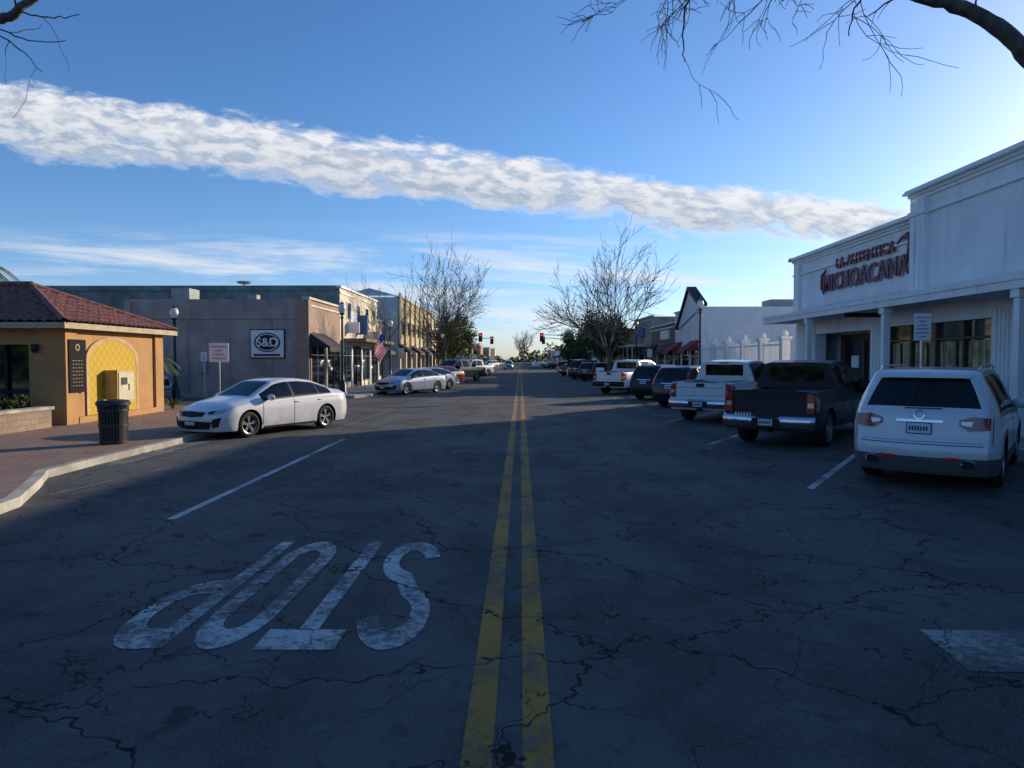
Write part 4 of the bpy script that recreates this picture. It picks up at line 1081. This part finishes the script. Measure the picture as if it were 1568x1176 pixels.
m_.obj('added_tree_screen')  # unseen leaf screen, added so car paint and glass reflect something dark

def near_tree(x, y, limbs, seed, h=4.2):
    random.seed(seed); e = empty('street_tree', (x, y, .14)); m_ = MB(); O = Vector((x, y, .14))
    m_.tube([(0, 0, -.1), (0, 0, .2), (.05, 0, h*.5), (0, 0, h)], [.36, .25, .22, .2], 12, BARK)
    for pts, r0, r1, tw, mdep in limbs:
        P = [Vector(q)-O for q in pts]; fine = []
        for i in range(len(P)-1):
            a = P[max(0, i-1)]; b = P[i]; c = P[i+1]; d = P[min(len(P)-1, i+2)]
            for k in range(6):
                t = k/6; fine.append(.5*((2*b)+(c-a)*t+(2*a-5*b+4*c-d)*t*t+(3*b-a-3*c+d)*t**3))
        fine.append(P[-1]); n = len(fine)
        fine = [q+Vector((rnd(-.015, .015), rnd(-.015, .015), rnd(-.015, .015))) for q in fine]
        rs = [(r0+(r1-r0)*(i/(n-1))**.8)*rnd(.94, 1.08) for i in range(n)]
        m_.tube(fine, rs, 10, BARK)
        for k in range(tw):
            i = int(rnd(.35, 1)*(n-1)); dd = (fine[min(i+1, n-1)]-fine[max(i-1, 0)]).normalized()
            ax = dd.orthogonal().normalized(); ax.rotate(Matrix.Rotation(rnd(0, 6.28), 3, dd))
            nd = (dd*.6+ax*.7+Vector((0, 0, -.2))).normalized()
            grow(m_, fine[i], nd, rnd(.45, .85), min(rs[i]*.5, .013), 1, mdep, (0, 3, 3, 2), 0, .75, .5, .0042, 7, None, .42)
    m_.obj('trunk_and_limbs', e, smooth=60)
near_tree(10.1, 8.6, [
    ([(10.1, 8.6, 4.2), (8.9, 8.3, 4.35), (7.4, 8.2, 4.6), (6.4, 8.2, 5.0), (5.96, 8.2, 5.35), (5.5, 8.2, 5.78), (5.0, 8.2, 6.02), (4.4, 8.2, 6.2), (3.9, 8.2, 6.45)], .17, .05, 3, 2),
    ([(4.4, 8.2, 6.2), (4.1, 8.1, 6.3), (3.9, 8.0, 6.1), (3.75, 8.0, 5.85), (3.7, 8.0, 5.6)], .022, .006, 5, 2),
    ([(3.9, 8.2, 6.45), (3.3, 8.1, 6.4), (2.9, 8.0, 6.25), (2.5, 8.1, 6.12)], .03, .008, 8, 3),
    ([(3.9, 8.2, 6.45), (3.2, 8.5, 6.75), (2.5, 8.6, 6.65), (2.1, 8.6, 6.45), (2.0, 8.7, 6.0), (2.02, 8.7, 5.6)], .035, .006, 5, 2),
    ([(3.2, 8.5, 6.75), (2.2, 8.6, 6.75), (1.6, 8.6, 6.6), (1.25, 8.7, 6.4)], .03, .008, 8, 3),
    ([(10.1, 8.6, 4.2), (10.4, 7.6, 6.5), (10.2, 7, 8.5)], .14, .03, 12, 3),
    ([(10.1, 8.6, 4.2), (9.0, 9.6, 6.8), (8.2, 10, 8.8)], .14, .03, 12, 3),
], 71)
near_tree(-9.6, 7.4, [
    ([(-9.6, 7.4, 4.2), (-8.3, 7.8, 5.2), (-6.9, 8.0, 5.62), (-6.1, 8.0, 5.80), (-5.75, 8.0, 5.93), (-5.4, 8.0, 6.2)], .10, .035, 2, 1),
    ([(-6.1, 8.0, 5.80), (-5.7, 8.0, 5.62), (-5.2, 8.0, 5.58)], .012, .004, 1, 1),
    ([(-6.2, 8.0, 5.78), (-5.8, 8.0, 5.55), (-5.5, 8.0, 5.25)], .014, .004, 2, 1),
    ([(-5.75, 8.0, 5.93), (-5.4, 8.0, 5.85), (-5.05, 8.0, 5.88)], .012, .004, 1, 1),
    ([(-9.6, 7.4, 4.2), (-9.8, 7, 6.5), (-9.2, 6.5, 8.6)], .14, .03, 10, 3),
], 73)

# ------------------------------------------------------------------ camera, light, world
cam = bpy.data.cameras.new('camera'); co = bpy.data.objects.new('camera', cam); COL.objects.link(co); S.camera = co
cam.sensor_width = 36; cam.lens = 24.35; cam.clip_end = 6000; cam.clip_start = .05
co.location = (0, 0, 1.95); co.rotation_euler = (radians(90-2.05), 0, radians(.7))
AZ = 49.5; EL = 15
sv = Vector((sin(radians(AZ))*cos(radians(EL)), cos(radians(AZ))*cos(radians(EL)), sin(radians(EL))))
sl = bpy.data.lights.new('sun', 'SUN'); so = bpy.data.objects.new('sun', sl); COL.objects.link(so)
sl.energy = 5.0; sl.angle = radians(.5); sl.color = (1, .86, .66); so.rotation_euler = sv.to_track_quat('Z', 'Y').to_euler(); so.location = (40, 40, 40)

wd = bpy.data.worlds.new('World'); S.world = wd; wd.use_nodes = True; nt = wd.node_tree
for n in list(nt.nodes): nt.nodes.remove(n)
out = nt.nodes.new('ShaderNodeOutputWorld'); bg = nt.nodes.new('ShaderNodeBackground'); sky = nt.nodes.new('ShaderNodeTexSky')
sky.sky_type = 'NISHITA'; sky.sun_disc = False; sky.sun_elevation = radians(EL); sky.sun_rotation = radians(AZ); sky.ozone_density = 3.4; sky.dust_density = .45; sky.air_density = 1.0; sky.altitude = 50
tc = nt.nodes.new('ShaderNodeTexCoord').outputs['Generated']
sx = nt.nodes.new('ShaderNodeSeparateXYZ'); nt.links.new(tc, sx.inputs[0]); X, Y, Z = sx.outputs
hs = nt.nodes.new('ShaderNodeHueSaturation'); hs.inputs['Saturation'].default_value = 1.14; nt.links.new(sky.outputs[0], hs.inputs['Color'])
tint = MIX(nt, MR(nt, Z, 0, .22), (.86, .98, 1.40), (.98, 1.03, 1.20))
skyc = MIX(nt, 1.0, hs.outputs[0], tint, 'MULTIPLY')
bg.inputs[1].default_value = .145; nt.links.new(skyc, bg.inputs[0])
Yc = M(nt, 'MAXIMUM', Y, .05)
a = M(nt, 'DIVIDE', X, Yc); b = M(nt, 'DIVIDE', Z, Yc)
cb = nt.nodes.new('ShaderNodeCombineXYZ'); nt.links.new(a, cb.inputs[0]); nt.links.new(M(nt, 'ADD', M(nt, 'MULTIPLY', b, 2.6), M(nt, 'MULTIPLY', a, .32)), cb.inputs[1])
n1 = NOISE(nt, cb.outputs[0], 6.5, 6, .60, .25); n2 = NOISE(nt, cb.outputs[0], 24, 4, .62, .3)
cen = M(nt, 'SUBTRACT', .250, M(nt, 'MULTIPLY', a, .135))
hw = MR(nt, a, -.75, .5, .050, .038)
s = M(nt, 'DIVIDE', M(nt, 'SUBTRACT', b, cen), hw)
band = M(nt, 'SUBTRACT', 1, M(nt, 'MULTIPLY', s, s))
dn = M(nt, 'ADD', M(nt, 'MULTIPLY', band, 1.10), M(nt, 'MULTIPLY', M(nt, 'SUBTRACT', n1.outputs[0], .49), 3.6))
dn = M(nt, 'ADD', dn, M(nt, 'MULTIPLY', M(nt, 'SUBTRACT', n2.outputs[0], .5), 1.7))
f1 = MR(nt, dn, -.05, .95, 0, .97); f1 = M(nt, 'MULTIPLY', f1, MR(nt, a, .62, .9, 1, 0)); f1 = M(nt, 'MULTIPLY', f1, MR(nt, band, -1.6, -.3))
cb2 = nt.nodes.new('ShaderNodeCombineXYZ'); nt.links.new(M(nt, 'MULTIPLY', a, 2.2), cb2.inputs[0]); nt.links.new(M(nt, 'ADD', M(nt, 'MULTIPLY', b, 22), M(nt, 'MULTIPLY', a, 1.2)), cb2.inputs[1])
n3 = NOISE(nt, cb2.outputs[0], 1.0, 6, .6, .4)
f2 = M(nt, 'MULTIPLY', MR(nt, n3.outputs[0], .45, .64, 0, .75), M(nt, 'MULTIPLY', MR(nt, b, .01, .05), MR(nt, b, .14, .20, 1, 0)))
fac = M(nt, 'MULTIPLY', M(nt, 'MAXIMUM', f1, f2), M(nt, 'GREATER_THAN', Y, .06))
lo = M(nt, 'ADD', MR(nt, n2.outputs[0], .35, .62, .1, .8), M(nt, 'MULTIPLY', s, .38), clamp=True)
lo = M(nt, 'MAXIMUM', lo, MR(nt, dn, .9, .1))
cc = MIX(nt, lo, (.40, .48, .60), (.88, .89, .92))
bg2 = nt.nodes.new('ShaderNodeBackground'); nt.links.new(cc, bg2.inputs[0]); bg2.inputs[1].default_value = 1.0
mx = nt.nodes.new('ShaderNodeMixShader'); nt.links.new(fac, mx.inputs[0]); nt.links.new(bg.outputs[0], mx.inputs[1]); nt.links.new(bg2.outputs[0], mx.inputs[2])
nt.links.new(mx.outputs[0], out.inputs[0])
S.view_settings.view_transform = 'Standard'; S.view_settings.look = 'None'; S.view_settings.exposure = 0
